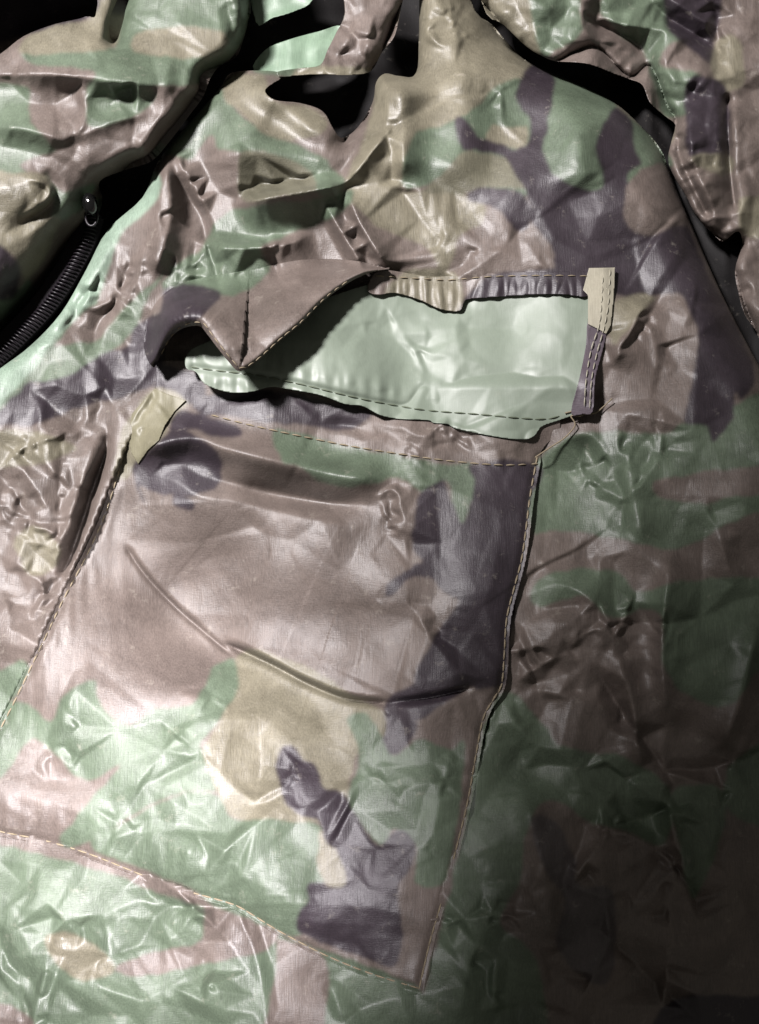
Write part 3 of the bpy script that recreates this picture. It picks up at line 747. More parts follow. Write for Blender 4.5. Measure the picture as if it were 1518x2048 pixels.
# ---- pocket
PK_CR = [
    ([(100, 980), (480, 1290), (850, 1420)], -85, 170, 120, 2.0, 0.4),
    ([(255, 930), (315, 888), (390, 876), (450, 896), (560, 924), (680, 950), (790, 960)], 44, 28, 30, 1.7, 0.15),
    ([(400, 950), (520, 984), (640, 1006), (780, 1012)], -27, 20, 26, 1.6, 0.35),
    ([(262, 938), (350, 962), (400, 992), (480, 1004), (600, 1032), (745, 1060)], 17, 16, 36),
    ([(250, 830), (320, 850), (350, 842), (390, 870)], 14, 12, 12),
    ([(350, 842), (322, 880), (290, 920)], 12, 10, 10),
    ([(752, 992), (790, 974), (802, 1022), (822, 1086)], 20, 12, 14),
    ([(790, 974), (812, 985), (835, 980)], 14, 9, 9),
    ([(760, 1000), (786, 1050), (822, 1096)], 15, 10, 12),
    ([(775, 985), (780, 1030), (770, 1065)], -10, 7, 7),
    ([(505, 1052), (540, 1072), (580, 1080)], 6, 7, 9),
    ([(248, 1086), (290, 1148), (350, 1212), (430, 1282), (472, 1316)], -12, 4.5, 5, 1.5, 0.1),
    ([(252, 1080), (296, 1143), (356, 1206), (436, 1274)], 9, 40, 6),
    ([(425, 1262), (480, 1282), (540, 1314), (620, 1356), (700, 1386), (800, 1392)], 34, 70, 12, 1.4, 0.3),
    ([(440, 1282), (540, 1326), (620, 1368), (700, 1398), (790, 1406)], -24, 4.5, 8, 1.6, 0.12),
    ([(770, 1405), (860, 1394), (955, 1372)], -24, 5, 9, 1.6, 0.25),
    ([(820, 1205), (850, 1258), (872, 1292), (945, 1372)], 22, 12, 22),
    ([(948, 1372), (880, 1358), (800, 1384), (772, 1402)], 22, 16, 14),
    ([(948, 1372), (892, 1412), (840, 1436), (780, 1428)], 16, 12, 16),
    ([(948, 1372), (985, 1350), (1010, 1330)], 16, 14, 12),
    ([(820, 1130), (815, 1190), (826, 1240)], 8, 10, 12),
    ([(1008, 950), (1000, 1060), (980, 1180), (940, 1260)], 12, 22, 16),
    ([(840, 1090), (850, 1110), (880, 1085)], 6, 10, 10),
    ([(880, 1180), (895, 1230), (880, 1275)], 8, 14, 10),
    ([(518, 1440), (522, 1530), (512, 1610)], -16, 12, 12),
    ([(545, 1440), (560, 1400), (540, 1350)], 8, 12, 12),
    ([(410, 1748), (470, 1682), (530, 1634), (575, 1588)], 16, 8, 14),
    ([(345, 1780), (380, 1700), (400, 1655)], 16, 12, 14),
    ([(288, 1762), (298, 1705), (310, 1640)], 11, 8, 10),
    ([(78, 1692), (88, 1622), (100, 1560)], 11, 7, 9),
    ([(60, 1680), (70, 1620), (90, 1560)], 9, 8, 8),
    ([(130, 1690), (150, 1640), (200, 1600)], 8, 10, 12),
    ([(200, 1715), (225, 1670), (260, 1640)], 8, 8, 10),
    ([(495, 1832), (505, 1790), (478, 1726)], 12, 12, 10),
    ([(460, 1800), (455, 1760), (460, 1720)], -8, 7, 7),
    ([(605, 1638), (650, 1612), (700, 1560)], 13, 8, 14),
    ([(660, 1700), (690, 1640), (710, 1600)], -9, 9, 9),
    ([(760, 1690), (735, 1720), (720, 1760)], 10, 10, 10),
    ([(640, 1770), (655, 1830), (670, 1880)], 10, 10, 10),
    ([(740, 1780), (720, 1830), (715, 1890)], 9, 10, 10),
    ([(825, 1690), (850, 1700), (870, 1720)], 8, 10, 10),
    ([(560, 1590), (590, 1560), (630, 1560)], 7, 10, 14),
    ([(390, 1440), (330, 1500), (250, 1600)], 10, 26, 20),
    ([(460, 1330), (440, 1370), (420, 1400)], 10, 14, 10),
    ([(120, 1400), (160, 1480), (130, 1560)], 8, 22, 22),
    ([(640, 1440), (600, 1480), (560, 1490)], 8, 12, 14),
    ([(740, 1500), (700, 1600), (660, 1680)], 8, 14, 14),
    ([(830, 1530), (800, 1600), (780, 1660)], 9, 14, 16),
    ([(900, 1500), (880, 1600), (860, 1700)], 10, 20, 14),
    # crinkled hem above the stitching
    ([(420, 800), (480, 812), (560, 800), (640, 820)], 10, 9, 12),
    ([(540, 780), (560, 770), (590, 800), (640, 850)], 12, 9, 10),
    ([(640, 850), (700, 852), (750, 868)], -9, 8, 8),
    ([(760, 862), (800, 855), (850, 875), (880, 850), (900, 890)], 16, 9, 10),
    ([(870, 850), (868, 880), (862, 910)], 14, 7, 8),
    ([(880, 852), (920, 880), (950, 905)], 14, 8, 9),
    ([(900, 850), (960, 870), (1010, 912)], 14, 9, 10),
    ([(800, 880), (830, 900), (850, 940)], 10, 8, 8),
    ([(1040, 860), (1030, 890), (1018, 925)], 10, 8, 14),
    ([(838, 940), (845, 965), (836, 985)], 10, 7, 7),
]
PK_EDGE_L = [(300, 790), (252, 862), (236, 920), (205, 1020), (165, 1110), (120, 1195), (60, 1320), (0, 1442), (-70, 1560)]
PK_EDGE_R = [(1082, 922), (1068, 1000), (1052, 1120), (1022, 1240), (1012, 1370), (975, 1440), (945, 1600), (905, 1760), (870, 1880), (845, 1988)]
PK_EDGE_B = [(-70, 1648), (0, 1672), (80, 1688), (180, 1718), (300, 1766), (390, 1796), (470, 1820), (540, 1862), (640, 1915), (740, 1956), (845, 1988)]
PK_OUT = PK_EDGE_L[1:] + PK_EDGE_B[:-1] + PK_EDGE_R[::-1] + [(1084, 900), (1120, 840), (1000, 800), (800, 760), (500, 730), (330, 720), (312, 745), (308, 782)]
PK_AMP = [(780, 1000, 60, 80, 0.8), (850, 880, 220, 50, 0.7), (250, 1700, 420, 170, 0.35), (560, 1500, 220, 140, 0.4), (700, 1750, 220, 160, 0.2), (300, 860, 70, 70, 0.7), (880, 1350, 120, 120, 0.35), (640, 1000, 150, 60, 0.2)]
edgeL, edgeR, edgeB = spline(PK_EDGE_L, n=4), spline(PK_EDGE_R, n=4), spline(PK_EDGE_B, n=4)
PK_ST = stars(5, [(250, 1640, 200, 3, 110), (560, 1480, 120, 3, 80), (860, 880, 120, 3, 45), (820, 1560, 100, 2, 90)])
PK_F = fold_raster(PK_CR + PK_ST, 2, 130, 3.5, 1.25, box=(-100, 700, 1150, 2050))
def z_pocket(u, v):
    z = main_base(u, v) + 10
    dl = nearest(edgeL, u, v)[0]; dr = nearest(edgeR, u, v)[0]; db = nearest(edgeB, u, v)[0]
    z += 16 * smooth(dl / 150.) * smooth(dr / 110.) * smooth(db / 90.)
    z -= 5 * np.exp(-(np.minimum(np.minimum(dl, dr), db) - 9) ** 2 / 60.)
    # puckers along the seams
    pk = np.exp(-np.minimum(dl, db) / 60.)
    z += pk * 7 * perlin(u / 26., v / 90., 61)
    a = amp(u, v, PK_AMP, 0.36)
    z += a * (0.45 * crumple(u, v, 75, 47) + 0.34 * crumple(u, v, 38, 53) + 0.16 * crumple(u, v, 20, 55))
    z += crease_field(PK_CR, u, v) + raster_at(PK_F, u, v)
    z = np.maximum(z, z_main_low(u, v) - 115)
    return z
def z_main_low(u, v):      # the panel right under the pocket, without its fine wrinkles
    return main_base(u, v)
pocket = sheet('pocket', PK_OUT, z_pocket, M_CAMO, jacket, step=2.5, rim=14, tuck=0.2)
pocket['label'] = 'large camouflage patch pocket'

# ---- flap with its pale green inside turned up
FL_OUT = [(370, 722), (378, 704), (400, 690), (500, 650), (640, 600), (770, 562), (900, 560), (1178, 560), (1176, 640), (1180, 690), (1165, 760), (1150, 822), (1125, 838), (1085, 852), (1068, 872), (1045, 879), (990, 873), (915, 858), (895, 848), (868, 846), (855, 840), (800, 838), (760, 830), (725, 812), (690, 808), (640, 790), (575, 778), (540, 774), (500, 784), (455, 784), (410, 768), (392, 744), (374, 738)]
FL_CR = [
    ([(760, 595), (795, 650), (830, 705), (850, 742)], 9, 12, 16),
    ([(935, 600), (912, 655), (922, 720), (900, 770)], 8, 10, 14),
    ([(835, 690), (850, 730), (862, 770)], -6, 6, 8),
    ([(1062, 690), (1092, 662), (1145, 698)], 8, 8, 10),
    ([(758, 660), (840, 700), (930, 720), (1000, 735)], 8, 16, 18),
    ([(1080, 830), (1100, 800), (1112, 822)], 8, 7, 7),
    ([(690, 720), (720, 680), (760, 660)], 8, 8, 12),
    ([(820, 790), (838, 760), (850, 740)], 6, 9, 9),
    ([(540, 772), (575, 745), (590, 730)], 5, 9, 10),
    ([(620, 690), (700, 650), (780, 640)], 6, 18, 18),
]
FL_SEAM = [(388, 735), (440, 742), (510, 750), (600, 768), (690, 790), (760, 805), (850, 820), (950, 828), (1080, 838), (1130, 828)]
seamF = spline(FL_SEAM, n=4)
FL_F = fold_raster(FL_CR, 3, 80, 2.5, 0.8, box=(300, 520, 1200, 900))
def z_flap(u, v):
    z = main_base(u, v) + 8 + 40 * smooth((950 - u) / 350.) + 8 * perlin(u / 120., v / 120., 71)
    z += 0.16 * crumple(u, v, 75, 73) + 0.14 * crumple(u, v, 38, 79) + 0.1 * crumple(u, v, 20, 81)
    z += raster_at(FL_F, u, v)
    z += 16 * smooth((v - 690) / 110.)
    d, sd, t, _, _ = nearest(seamF, u, v)
    z -= 5 * np.exp(-(d / 7) ** 2)
    z += np.exp(-np.abs(d - 25) / 28) * 5 * perlin(u / 22., v / 70., 77)
    m = v > 720
    z[m] = np.maximum(z[m], z_pocket(u[m], v[m]) + 6 - 40 * smooth((780 - v[m]) / 60.))
    return z
flap = sheet('pocket_flap', FL_OUT, z_flap, M_LINE, jacket, step=2.5, rim=5, camo=False)
flap['label'] = 'pale green inside of the pocket flap'

# camouflage hem turned over along the top of the flap
HEM_OUT = [(745, 552), (770, 540), (850, 552), (900, 552), (985, 546), (1100, 544), (1180, 546), (1180, 591), (1120, 588), (1050, 590), (990, 594), (938, 598), (928, 606), (918, 622), (880, 618), (840, 600), (790, 586), (755, 590), (735, 580)]
def z_hem(u, v):
    z = z_flap(u, v) + 7 + 8 * np.abs(perlin(u / 24., v / 80., 83)) * smooth((v - 545) / 30.)
    z += 12 * blob(u, v, 880, 590, 18, 30) + 9 * blob(u, v, 850, 580, 8, 30) + 8 * blob(u, v, 905, 590, 7, 26)
    return z
hem = sheet('hem', HEM_OUT, z_hem, M_CAMO, flap, step=2.5, rim=6)

# binding at the right end of the flap, beige above and purple below
BIND_A = [(1178, 536), (1230, 535), (1228, 590), (1222, 650), (1212, 668), (1200, 660), (1176, 648), (1176, 590), (1166, 580)]
BIND_B = [(1176, 642), (1200, 652), (1214, 662), (1200, 720), (1190, 760), (1186, 822), (1165, 828), (1142, 826), (1158, 760), (1172, 690)]
def z_bind(u, v): return z_flap(u, v) + 13 + 2 * np.sin(v / 23.) - 8 * smooth((u - 1205) / 25.)
M_BEIGE = fabric('beige_print', (0.24, 0.225, 0.175), rough=0.45, spec=0.4, wear=0.5)
M_PURP = fabric('purple_print', (0.055, 0.043, 0.052), rough=0.45, spec=0.4, wear=0.6)
bindA = sheet('binding', BIND_A, z_bind, M_BEIGE, flap, step=2.5, rim=6, camo=False, sm=False)
bindB = sheet('binding', BIND_B, lambda u, v: z_bind(u, v) - 3, M_PURP, flap, step=2.5, rim=6, camo=False, n=3)

# curled corner of the flap, its camouflage outside showing and arching over the lining
CURL_EDGE = [(306, 735), (318, 718), (326, 700), (345, 672), (368, 656), (398, 652), (414, 668), (432, 692), (456, 722), (476, 742), (496, 736), (520, 718), (560, 682), (605, 645), (640, 608), (690, 570), (735, 547), (772, 539)]
CURL_H = [6, 30, 60, 100, 118, 116, 108, 98, 88, 76, 74, 72, 66, 60, 52, 38, 20, 6]
CURL_TOP = [(772, 536), (700, 520), (600, 520), (500, 540), (420, 552), (345, 575), (300, 625), (288, 695)]
curlE, curlT = spline(CURL_EDGE, n=4), spline(CURL_TOP, n=4)
CURL_CR = [
    ([(495, 555), (505, 600), (512, 660), (508, 712)], -7, 16, 18),
    ([(500, 590), (520, 620), (535, 645)], -13, 6, 9),
    ([(440, 610), (470, 640), (490, 660)], 9, 12, 10),
    ([(400, 590), (380, 620), (350, 655)], 12, 14, 14),
    ([(530, 590), (580, 600), (640, 590)], 14, 20, 16),
    ([(560, 640), (600, 610), (650, 575)], 8, 12, 10),
]
CURL_F = fold_raster(CURL_CR, 4, 70, 2.5, 1.0, box=(250, 500, 800, 780))
def z_curl(u, v):
    fl = main_base(u, v) + 52
    d1 = nearest(curlE, u, v); d2 = nearest(curlT, u, v)[0]
    hh = np.interp(d1[2], np.linspace(0, 1, len(CURL_H)), CURL_H)
    k = d2 / (d1[0] + d2 + 1e-6)
    s_ = smooth(k)
    z = (z_main(u, v) + 3) * (1 - s_) + (fl + hh) * s_
    z += np.sin(np.pi * np.clip(k, 0, 1)) * (20 + 48 * blob(u, v, 356, 640, 60, 55))
    z += smooth(k * 2.5) * (raster_at(CURL_F, u, v) + 0.3 * crumple(u, v, 75, 87) + 0.3 * crumple(u, v, 38, 89))
    z -= 9 * np.exp(-(d1[0] / 5.0) ** 2)
    return z
curl = sheet('flap_corner', CURL_EDGE + CURL_TOP, z_curl, M_CAMO, flap, step=2.0, rim=6)
curl['label'] = 'curled camouflage corner of the flap'

# beige corner tab left of the pocket opening
TAB_OUT = [(310, 777), (335, 788), (372, 801), (350, 822), (330, 850), (318, 880), (296, 900), (276, 928), (262, 905), (256, 870), (248, 846), (275, 815)]
TAB_CR = [([(250, 846), (275, 858), (300, 846), (345, 822)], 12, 10, 9), ([(285, 858), (300, 880), (318, 884)], 9, 7, 7), ([(262, 870), (275, 900), (290, 905)], -8, 7, 7)]
TAB_F = fold_raster(TAB_CR, 5, 60, 2, 1.0, box=(230, 760, 390, 940))
tab = sheet('corner_tab', TAB_OUT, lambda u, v: z_pocket(u, v) + 4 + raster_at(TAB_F, u, v), fabric('olive_tab', (0.115, 0.107, 0.070), rough=0.5, spec=0.5, wear=0.6), pocket, step=2.0, rim=8, camo=False, sm=False)

# ---- left panel (the other side of the zip)
LP_OUT = [(-260, 260), (-70, 150), (0, 108), (48, 72), (110, 48), (172, 33), (195, 8), (206, -260), (470, -260), (500, -10), (497, 40), (484, 88), (472, 114), (440, 132), (420, 158), (406, 194), (378, 232), (340, 282), (304, 322), (258, 338), (200, 362), (205, 400), (190, 440), (140, 500), (80, 575), (0, 660), (-70, 720), (-260, 880)]
LP_CR = [
    ([(-60, 148), (100, 146), (250, 160), (370, 172)], 24, 60, 26, 1.5, 0.1),
    ([(-40, 254), (60, 260), (160, 288)], 19, 45, 24, 1.5),
    ([(150, 278), (225, 244), (310, 222)], 13, 24, 18, 1.4),
    ([(150, 170), (172, 220), (150, 290)], 13, 18, 26, 1.4),
    ([(262, -40), (236, 40), (224, 105)], -60, 12, 14, 1.7, 0.2),
    ([(-20, 152), (60, 148), (140, 152), (220, 165), (300, 172), (350, 175)], 44, 60, 26),
    ([(180, 45), (120, 65), (60, 85), (20, 160)], 18, 30, 20),
    ([(155, 180), (172, 215), (165, 250), (150, 275)], 18, 16, 14),
    ([(-10, 250), (40, 256), (90, 270), (140, 285)], 24, 26, 18),
    ([(165, 265), (195, 242), (240, 240), (290, 225)], 16, 14, 14),
    ([(262, 170), (240, 180), (225, 210)], 9, 12, 12),
    ([(265, 275), (272, 300), (280, 320)], -12, 6, 6),
    ([(330, 225), (320, 260), (310, 300)], -8, 8, 8),
    ([(40, 340), (90, 355), (112, 380), (100, 410), (50, 445), (0, 475)], -16, 10, 9),
    ([(30, 350), (80, 362), (100, 380), (90, 400), (40, 430)], 9, 12, 16),
    ([(225, 95), (230, 60), (255, 20)], -30, 12, 18),
    ([(300, 110), (340, 60), (380, 20)], 9, 26, 26),
    ([(150, 350), (160, 340), (150, 330)], 5, 6, 6),
    ([(395, 150), (380, 165), (375, 200)], 14, 9, 10),
    ([(455, 0), (462, 50), (470, 100)], -22, 12, 9),
    ([(470, -20), (484, 40), (480, 90)], 26, 10, 12),
]
LP_ROLL = [([(500, -70), (497, 40), (470, 112), (412, 150), (400, 190), (335, 275), (300, 315), (255, 335), (205, 380)], 42, 160),
           ([(205, 410), (190, 440), (140, 500), (80, 575), (0, 660), (-70, 720), (-260, 880)], 150, 300),
           ]
LP_F = fold_raster(LP_CR, 6, 95, 5, 1.1, box=(-100, -100, 520, 750))
def z_left(u, v):
    z = np.full(u.shape, 165.0) + perlin(u / 170., v / 170., 15) * 18
    z += 0.5 * crumple(u, v, 150, 17) + 0.4 * crumple(u, v, 75, 19) + 0.35 * crumple(u, v, 38, 21) + 0.2 * crumple(u, v, 20, 22)
    z -= 90 * smooth((190 - u - v * 1.6) / 260.)
    z += crease_field(LP_CR, u, v) + raster_at(LP_F, u, v) + roll_field(LP_ROLL, u, v)
    return z
left = sheet('side_panel', LP_OUT, z_left, M_CAMO, jacket, step=2.5, rim=70, tuck=1.2)
TL_OUT = [(-70, -70), (240, -70), (230, 10), (200, 40), (120, 62), (60, 80), (0, 130), (-70, 170)]
back = sheet('back_fold', TL_OUT, lambda u, v: 110 - 1.55 * (u * 0.55 + v * 0.83) + perlin(u / 60., v / 60., 131) * 10, M_CAMO, jacket, step=3, rim=20)
left['label'] = 'camouflage panel beyond the zip'

# ---- folds at the neck
NK1 = [(690, -70), (830, -70), (806, 0), (790, 70), (764, 104), (742, 142), (700, 150), (650, 149), (600, 150), (562, 154), (556, 143), (600, 136), (640, 130), (655, 100), (672, 66), (690, 24)]
NK1_CR = [([(720, -40), (712, 40), (690, 90), (668, 130)], 18, 14, 16), ([(770, -40), (748, 30), (735, 90), (720, 140)], 20, 14, 14), ([(700, 60), (720, 80), (750, 70)], 12, 9, 9), ([(680, 110), (710, 100), (735, 120)], 12, 9, 9), ([(600, 146), (650, 142), (735, 146)], 16, 9, 12)]
NK_F = fold_raster(NK1_CR, 7, 60, 4, box=(560, -100, 860, 180))
neck = sheet('neck_fold', NK1, lambda u, v: 92 + 0.9 * crumple(u, v, 75, 101) + 0.9 * crumple(u, v, 38, 103) + 0.6 * crumple(u, v, 20, 104) + raster_at(NK_F, u, v) + perlin(u / 60., v / 60., 104) * 10 + roll_field([([(830, -70), (806, 0), (764, 104), (742, 142)], 24, 60)], u, v), M_CAMO, jacket, step=2.5, rim=10, tuck=0.5)
NK2 = [(508, 140), (530, 100), (575, 80), (640, 62), (682, 52), (664, 96), (640, 136), (590, 142)]
neck2 = sheet('neck_lining', NK2, lambda u, v: 40 + perlin(u / 40., v / 40., 105) * 8 + 0.4 * crumple(u, v, 38, 106) + crease_field([([(530, 130), (570, 95), (620, 75)], -14, 8, 10), ([(600, 130), (630, 100), (650, 70)], 8, 10, 10)], u, v), M_DULL, jacket, step=2.5, rim=30, camo=False)
NK3 = [(505, -70), (640, -70), (625, 0), (590, 22), (545, 36), (512, 45)]
neck3 = sheet('neck_lining', NK3, lambda u, v: 60 + perlin(u / 50., v / 50., 107) * 8, M_DULL, jacket, step=3, rim=30, camo=False)

M_GAP = fabric('gap_shade_fabric', (0.006, 0.0055, 0.0055), rough=0.65, spec=0.1, wear=0.5)  # shade put into the colour, near-black to keep the gaps dark
gap_sheet = sheet('gap_shade_sheet', [(-250, -250), (1770, -250), (1770, 1000), (1400, 760), (900, 420), (200, 740), (-250, 980)], lambda u, v: -95 + 1.1 * crumple(u, v, 150, 141) + 0.8 * crumple(u, v, 75, 143) + perlin(u / 90., v / 90., 144) * 25, M_GAP, jacket, step=8, rim=10, camo=False)  # added dark sheet standing for shade under the gaps

# ---- sleeve gathered at the right
SL_OUT = [(930, -260), (1780, -260), (1780, 1080), (1545, 720), (1512, 662), (1490, 630), (1478, 590), (1470, 540), (1484, 490), (1476, 462), (1448, 482), (1432, 474), (1392, 432), (1372, 392), (1352, 360), (1336, 322), (1342, 286), (1350, 250), (1330, 232), (1300, 205), (1285, 170), (1258, 158), (1230, 148), (1190, 132), (1166, 126), (1140, 124), (1108, 122), (1084, 112), (1054, 94), (1008, 50), (962, 0)]
SL_CR = [
    ([(1062, -20), (1066, 40), (1082, 110)], 20, 12, 12), ([(1100, -20), (1104, 40), (1098, 90)], 12, 9, 9), ([(1030, -20), (1036, 30), (1050, 80)], 16, 10, 12),
    ([(1130, -20), (1132, 40), (1120, 90)], 12, 9, 9),
    ([(1168, -30), (1166, 20), (1176, 70), (1230, 130), (1256, 150)], 34, 20, 24),
    ([(1176, 36), (1200, 50), (1260, 80), (1310, 130)], -26, 14, 16), ([(1190, 30), (1250, 50), (1330, 60), (1400, 90)], 26, 20, 18),
    ([(1300, 0), (1340, 40), (1420, 90), (1440, 130)], -26, 16, 14), ([(1280, -40), (1360, 10), (1440, 60)], 22, 20, 20),
    ([(1300, 132), (1330, 120), (1400, 140), (1440, 170)], 24, 16, 22), ([(1320, 190), (1360, 170), (1400, 190)], 18, 14, 14),
    ([(1440, 90), (1468, 82), (1478, 100), (1440, 120)], 26, 12, 12), ([(1435, 130), (1460, 120), (1470, 170)], 20, 10, 10), ([(1425, 0), (1436, 60), (1440, 120)], -30, 12, 10),
    ([(1455, 180), (1456, 260), (1460, 340), (1472, 430)], -40, 9, 11, 1.4, 0.1), ([(1385, 180), (1380, 260), (1385, 320), (1420, 400), (1436, 470)], 26, 14, 22),
    ([(1360, 260), (1358, 310), (1385, 370), (1420, 440)], -34, 10, 10, 1.4, 0.1), ([(1345, 300), (1352, 340), (1380, 390)], 20, 10, 10),
    ([(1380, 300), (1410, 310), (1450, 300)], 14, 10, 12), ([(1430, 200), (1440, 260), (1436, 300)], 12, 14, 10), ([(1390, 340), (1420, 335), (1452, 345)], 12, 9, 9),
    ([(1518, 380), (1490, 405), (1480, 440), (1490, 480)], 20, 14, 14), ([(1480, 200), (1500, 260), (1490, 340)], 12, 18, 18), ([(1470, 30), (1500, 60), (1540, 60)], 18, 16, 16),
    ([(1500, 470), (1490, 520), (1500, 580)], 14, 12, 12), ([(1480, 190), (1518, 180), (1560, 200)], -14, 12, 14), ([(1518, 520), (1505, 600), (1518, 650)], 12, 12, 12),
]
SL_F = fold_raster(SL_CR, 8, 80, 6, box=(930, -100, 1620, 820))
def z_sleeve(u, v):
    z = 95 + perlin(u / 120., v / 120., 111) * 18 - 150 * smooth((u - 1000) / 560.) + 40 * blob(u, v, 1420, 330, 60, 160) - 30 * blob(u, v, 1250, 60, 110, 90)
    z += 0.9 * crumple(u, v, 75, 113) + 0.9 * crumple(u, v, 38, 117) + 0.5 * crumple(u, v, 20, 119)
    z += crease_field(SL_CR, u, v) + raster_at(SL_F, u, v)
    z += roll_field([([(962, 0), (1012, 58), (1058, 100), (1108, 122), (1150, 104), (1196, 96), (1258, 153), (1300, 132), (1334, 210), (1352, 246), (1336, 322), (1392, 432), (1448, 482), (1484, 490), (1470, 540), (1512, 662), (1600, 800)], 34, 60)], u, v)
    return z
sleeve = sheet('sleeve', SL_OUT, z_sleeve, M_CAMO, jacket, step=2.5, rim=36, tuck=0.25)

# ------------------------------------------------------------------ zip
ZIP_LINE = spline([(-40, 748), (0, 712), (45, 668), (90, 620), (125, 572), (150, 530), (175, 480), (190, 430)], n=10)
def along(line, spacing, start=0.0):
    seg = np.hypot(*np.diff(line, axis=0).T); cum = np.concatenate([[0], np.cumsum(seg)])
    s_ = np.arange(start, cum[-1], spacing)
    x = np.interp(s_, cum, line[:, 0]); y = np.interp(s_, cum, line[:, 1])
    e = 1.5
    tx = np.interp(s_ + e, cum, line[:, 0]) - np.interp(s_ - e, cum, line[:, 0]); ty = np.interp(s_ + e, cum, line[:, 1]) - np.interp(s_ - e, cum, line[:, 1])
    n_ = np.hypot(tx, ty) + 1e-9
    return x, y, tx / n_, ty / n_
zipp = empty('zip', (0, 0, 0)); put(zipp, jacket)
x, y, tx, ty = along(ZIP_LINE, 6)
nxv, nyv = ty, -tx
tape_co = []; tq = []
for k in range(len(x)):
    for o_, h_ in ((-34, 0), (-18, 10), (0, 14), (16, 10), (20, 0)):
        tape_co.append(at(x[k] - nxv[k] * o_, y[k] - nyv[k] * o_, h_))
for k in range(len(x) - 1):
    for c in range(4): tq.append((k * 5 + c, k * 5 + c + 1, k * 5 + c + 6, k * 5 + c + 5))
mesh_obj('tape', np.array(tape_co), np.array(tq), M_TAPE, zipp)
# one coil tooth: a half loop across the tape
def tooth_mesh():
    co = []; q = []
    n_ = 7; sg = 6; r = 2.1 * S
    for k in range(n_):
        a = math.pi * k / (n_ - 1)
        c = np.array([0, -math.cos(a) * 13 * S, math.sin(a) * 12 * S])
        rad = np.array([0, -math.cos(a), math.sin(a)])
        for s_ in range(sg):
            b = 2 * math.pi * s_ / sg
            co.append(c + r * (math.cos(b) * np.array([1, 0, 0]) + math.sin(b) * rad))
    for k in range(n_ - 1):
        for s_ in range(sg):
            s2 = (s_ + 1) % sg
            q.append((k * sg + s_, (k + 1) * sg + s_, (k + 1) * sg + s2, k * sg + s2))
    return np.array(co), np.array(q)
tco, tqd = tooth_mesh()
first = None
x, y, tx, ty = along(ZIP_LINE, 7.6)
for k in range(len(x)):
    p = at(x[k], y[k], 12); p2 = at(x[k] + tx[k] * 10, y[k] + ty[k] * 10, 12)
    an = math.atan2(p2[1] - p[1], p2[0] - p[0])
    if first is None:
        o = first = mesh_obj('tooth', tco, tqd, M_ZIP, zipp)
    else:
        o = first.copy(); LINK(o)
    o.location = p; o.rotation_euler = (0, 0, an + 0.15)
# slider and pull
def lathe(name, prof, mat, parent, seg=24):
    co = []; q = []
    for r, z in prof:
        for s_ in range(seg):
            a = 2 * math.pi * s_ / seg; co.append((r * math.cos(a), r * math.sin(a), z))
    for k in range(len(prof) - 1):
        for s_ in range(seg):
            s2 = (s_ + 1) % seg
            q.append((k * seg + s_, k * seg + s2, (k + 1) * seg + s2, (k + 1) * seg + s_))
    return mesh_obj(name, np.array(co), np.array(q), mat, parent)
pr = [(0.0001, 22), (8, 21), (15, 17), (20, 10), (22, 0), (21, -10), (16, -20), (8, -30), (0.0001, -32)]
pull = lathe('zip_pull', [(a * S * 1.05, b * S) for a, b in pr[::-1]], M_PULL, zipp)
pull.location = at(180, 408, 90); pull.rotation_euler = (0.25, 0.1, 0.2); pull.scale = (0.68, 1.0, 0.8)
ring = tube('pull_ring', np.array([at(183 + 12 * math.cos(t), 432 + 20 * math.sin(t), 62) for t in np.linspace(0, 2 * math.pi, 20)]), 3 * S, M_ZIP, zipp)

# ------------------------------------------------------------------ stitches
def stitch_mesh(length, r):
    co = []; q = []; sg = 6; n_ = 6
    for k in range(n_):
        t = k / (n_ - 1); rr = r * (0.45 + 0.55 * math.sin(math.pi * t)) ; zz = r * 1.1 * math.sin(math.pi * t) - r * 0.4
        for s_ in range(sg):
            a = 2 * math.pi * s_ / sg
            co.append(((t - 0.5) * length, rr * math.cos(a), zz + rr * math.sin(a)))
    for k in range(n_ - 1):
        for s_ in range(sg):
            s2 = (s_ + 1) % sg
            q.append((k * sg + s_, (k + 1) * sg + s_, (k + 1) * sg + s2, k * sg + s2))
    return np.array(co), np.array(q)

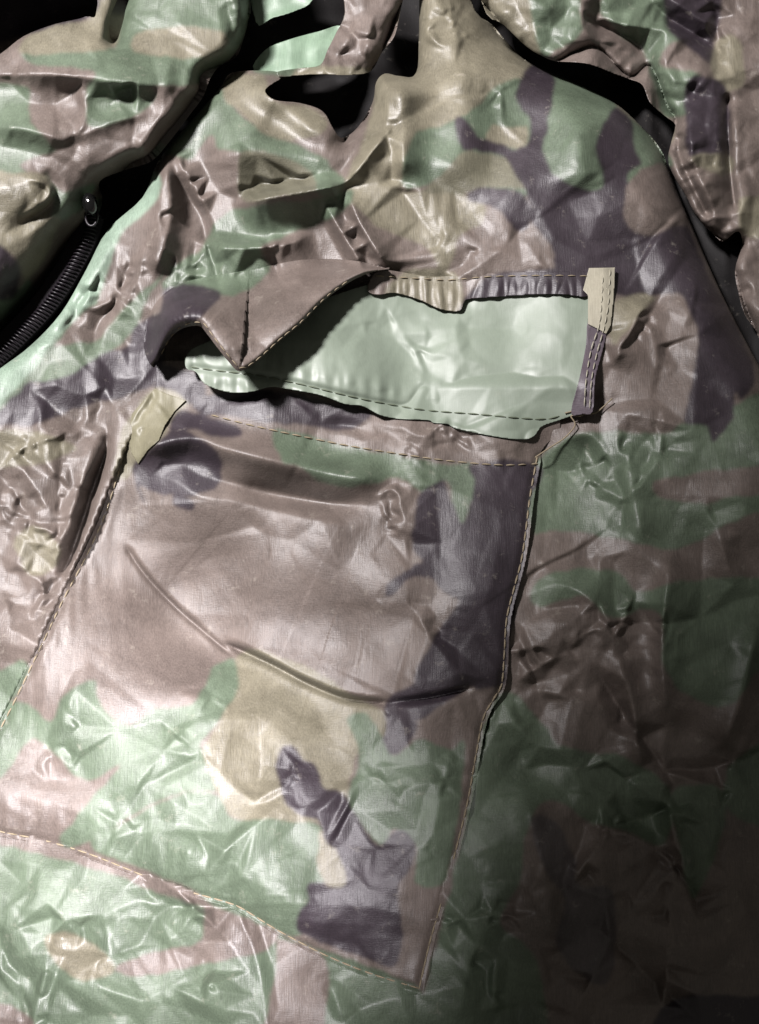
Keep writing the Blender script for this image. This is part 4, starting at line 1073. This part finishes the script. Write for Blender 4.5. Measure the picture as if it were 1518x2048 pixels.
def stitches(pts, zf, parent, mat, spacing=21, length=17, r=1.7, lift=1.5, t0=0.0):
    line = spline(pts, n=6); x, y, tx, ty = along(line, spacing, t0)
    z = zf(x, y); zb = zf(x + tx * 6, y + ty * 6)
    P = at(x, y, z + lift); Q = at(x + tx * 6, y + ty * 6, zb + lift)
    co, q = stitch_mesh(length * S, r * S); first_ = None
    for k in range(len(x)):
        if not (-30 < x[k] < PW + 30 and -30 < y[k] < PH + 30): continue
        if first_ is None: o = first_ = mesh_obj('stitch', co, q, mat, parent)
        else:
            o = first_.copy(); LINK(o)
        d = Vector(Q[k] - P[k]); 
        o.location = P[k]; o.rotation_euler = d.to_track_quat('X', 'Z').to_euler()
def offset(pts, d):
    L = spline(pts, n=2); T = np.gradient(L, axis=0); T /= np.linalg.norm(T, axis=1)[:, None]
    return [tuple(p) for p in L + np.stack([-T[:, 1], T[:, 0]], 1) * d]
PK_TOP = [(430, 832), (500, 850), (600, 872), (700, 892), (800, 908), (900, 922), (1000, 930), (1072, 928)]
stitches(PK_TOP, z_pocket, pocket, M_THREAD, 24, 18)
stitches(offset(PK_EDGE_R, 9), z_pocket, pocket, M_THREAD, 22, 19, 1.9)
stitches(offset(PK_EDGE_L, -8), z_pocket, pocket, M_THREAD, 24, 18)
stitches(offset(PK_EDGE_B, -9), z_pocket, pocket, M_THREAD, 24, 18)
stitches(FL_SEAM, z_flap, flap, M_THREADG, 27, 22, 1.6)
stitches([(760, 552), (850, 558), (900, 560), (985, 553), (1100, 551), (1170, 552)], z_hem, flap, M_THREAD, 24, 16, 1.4)
stitches([(1205, 560), (1203, 600), (1198, 650), (1182, 700), (1172, 760), (1168, 820)], z_bind, flap, M_BEIGE, 19, 17, 1.4)
stitches([(1220, 545), (1216, 610), (1208, 655), (1194, 705), (1183, 760), (1179, 820)], z_bind, flap, M_BEIGE, 19, 17, 1.3)
stitches([tuple(p) for p in (curlE[6:-6:3] + np.array([4, -7]))], z_curl, flap, M_THREAD, 19, 14, 1.3)

# loose threads at the flap corner and at the pocket corner
def thread(pts, zf, lift, r, parent):
    L = spline(pts, n=8); z = zf(L[:, 0], L[:, 1])
    k = np.ones(9) / 9; z = np.convolve(np.pad(z, 4, 'edge'), k, 'valid')
    tube('loose_thread', at(L[:, 0], L[:, 1], z + lift), r * S, M_THREAD, parent)
thread([(1130, 826), (1150, 822), (1168, 826), (1160, 832), (1142, 832), (1150, 850), (1130, 875), (1100, 895), (1070, 915)], lambda u, v: np.maximum(z_main(u, v), z_flap(u, v) * 0.9), 12, 1.4, flap)
thread([(1168, 828), (1190, 826), (1205, 815), (1224, 797)], z_main, 16, 1.4, flap)
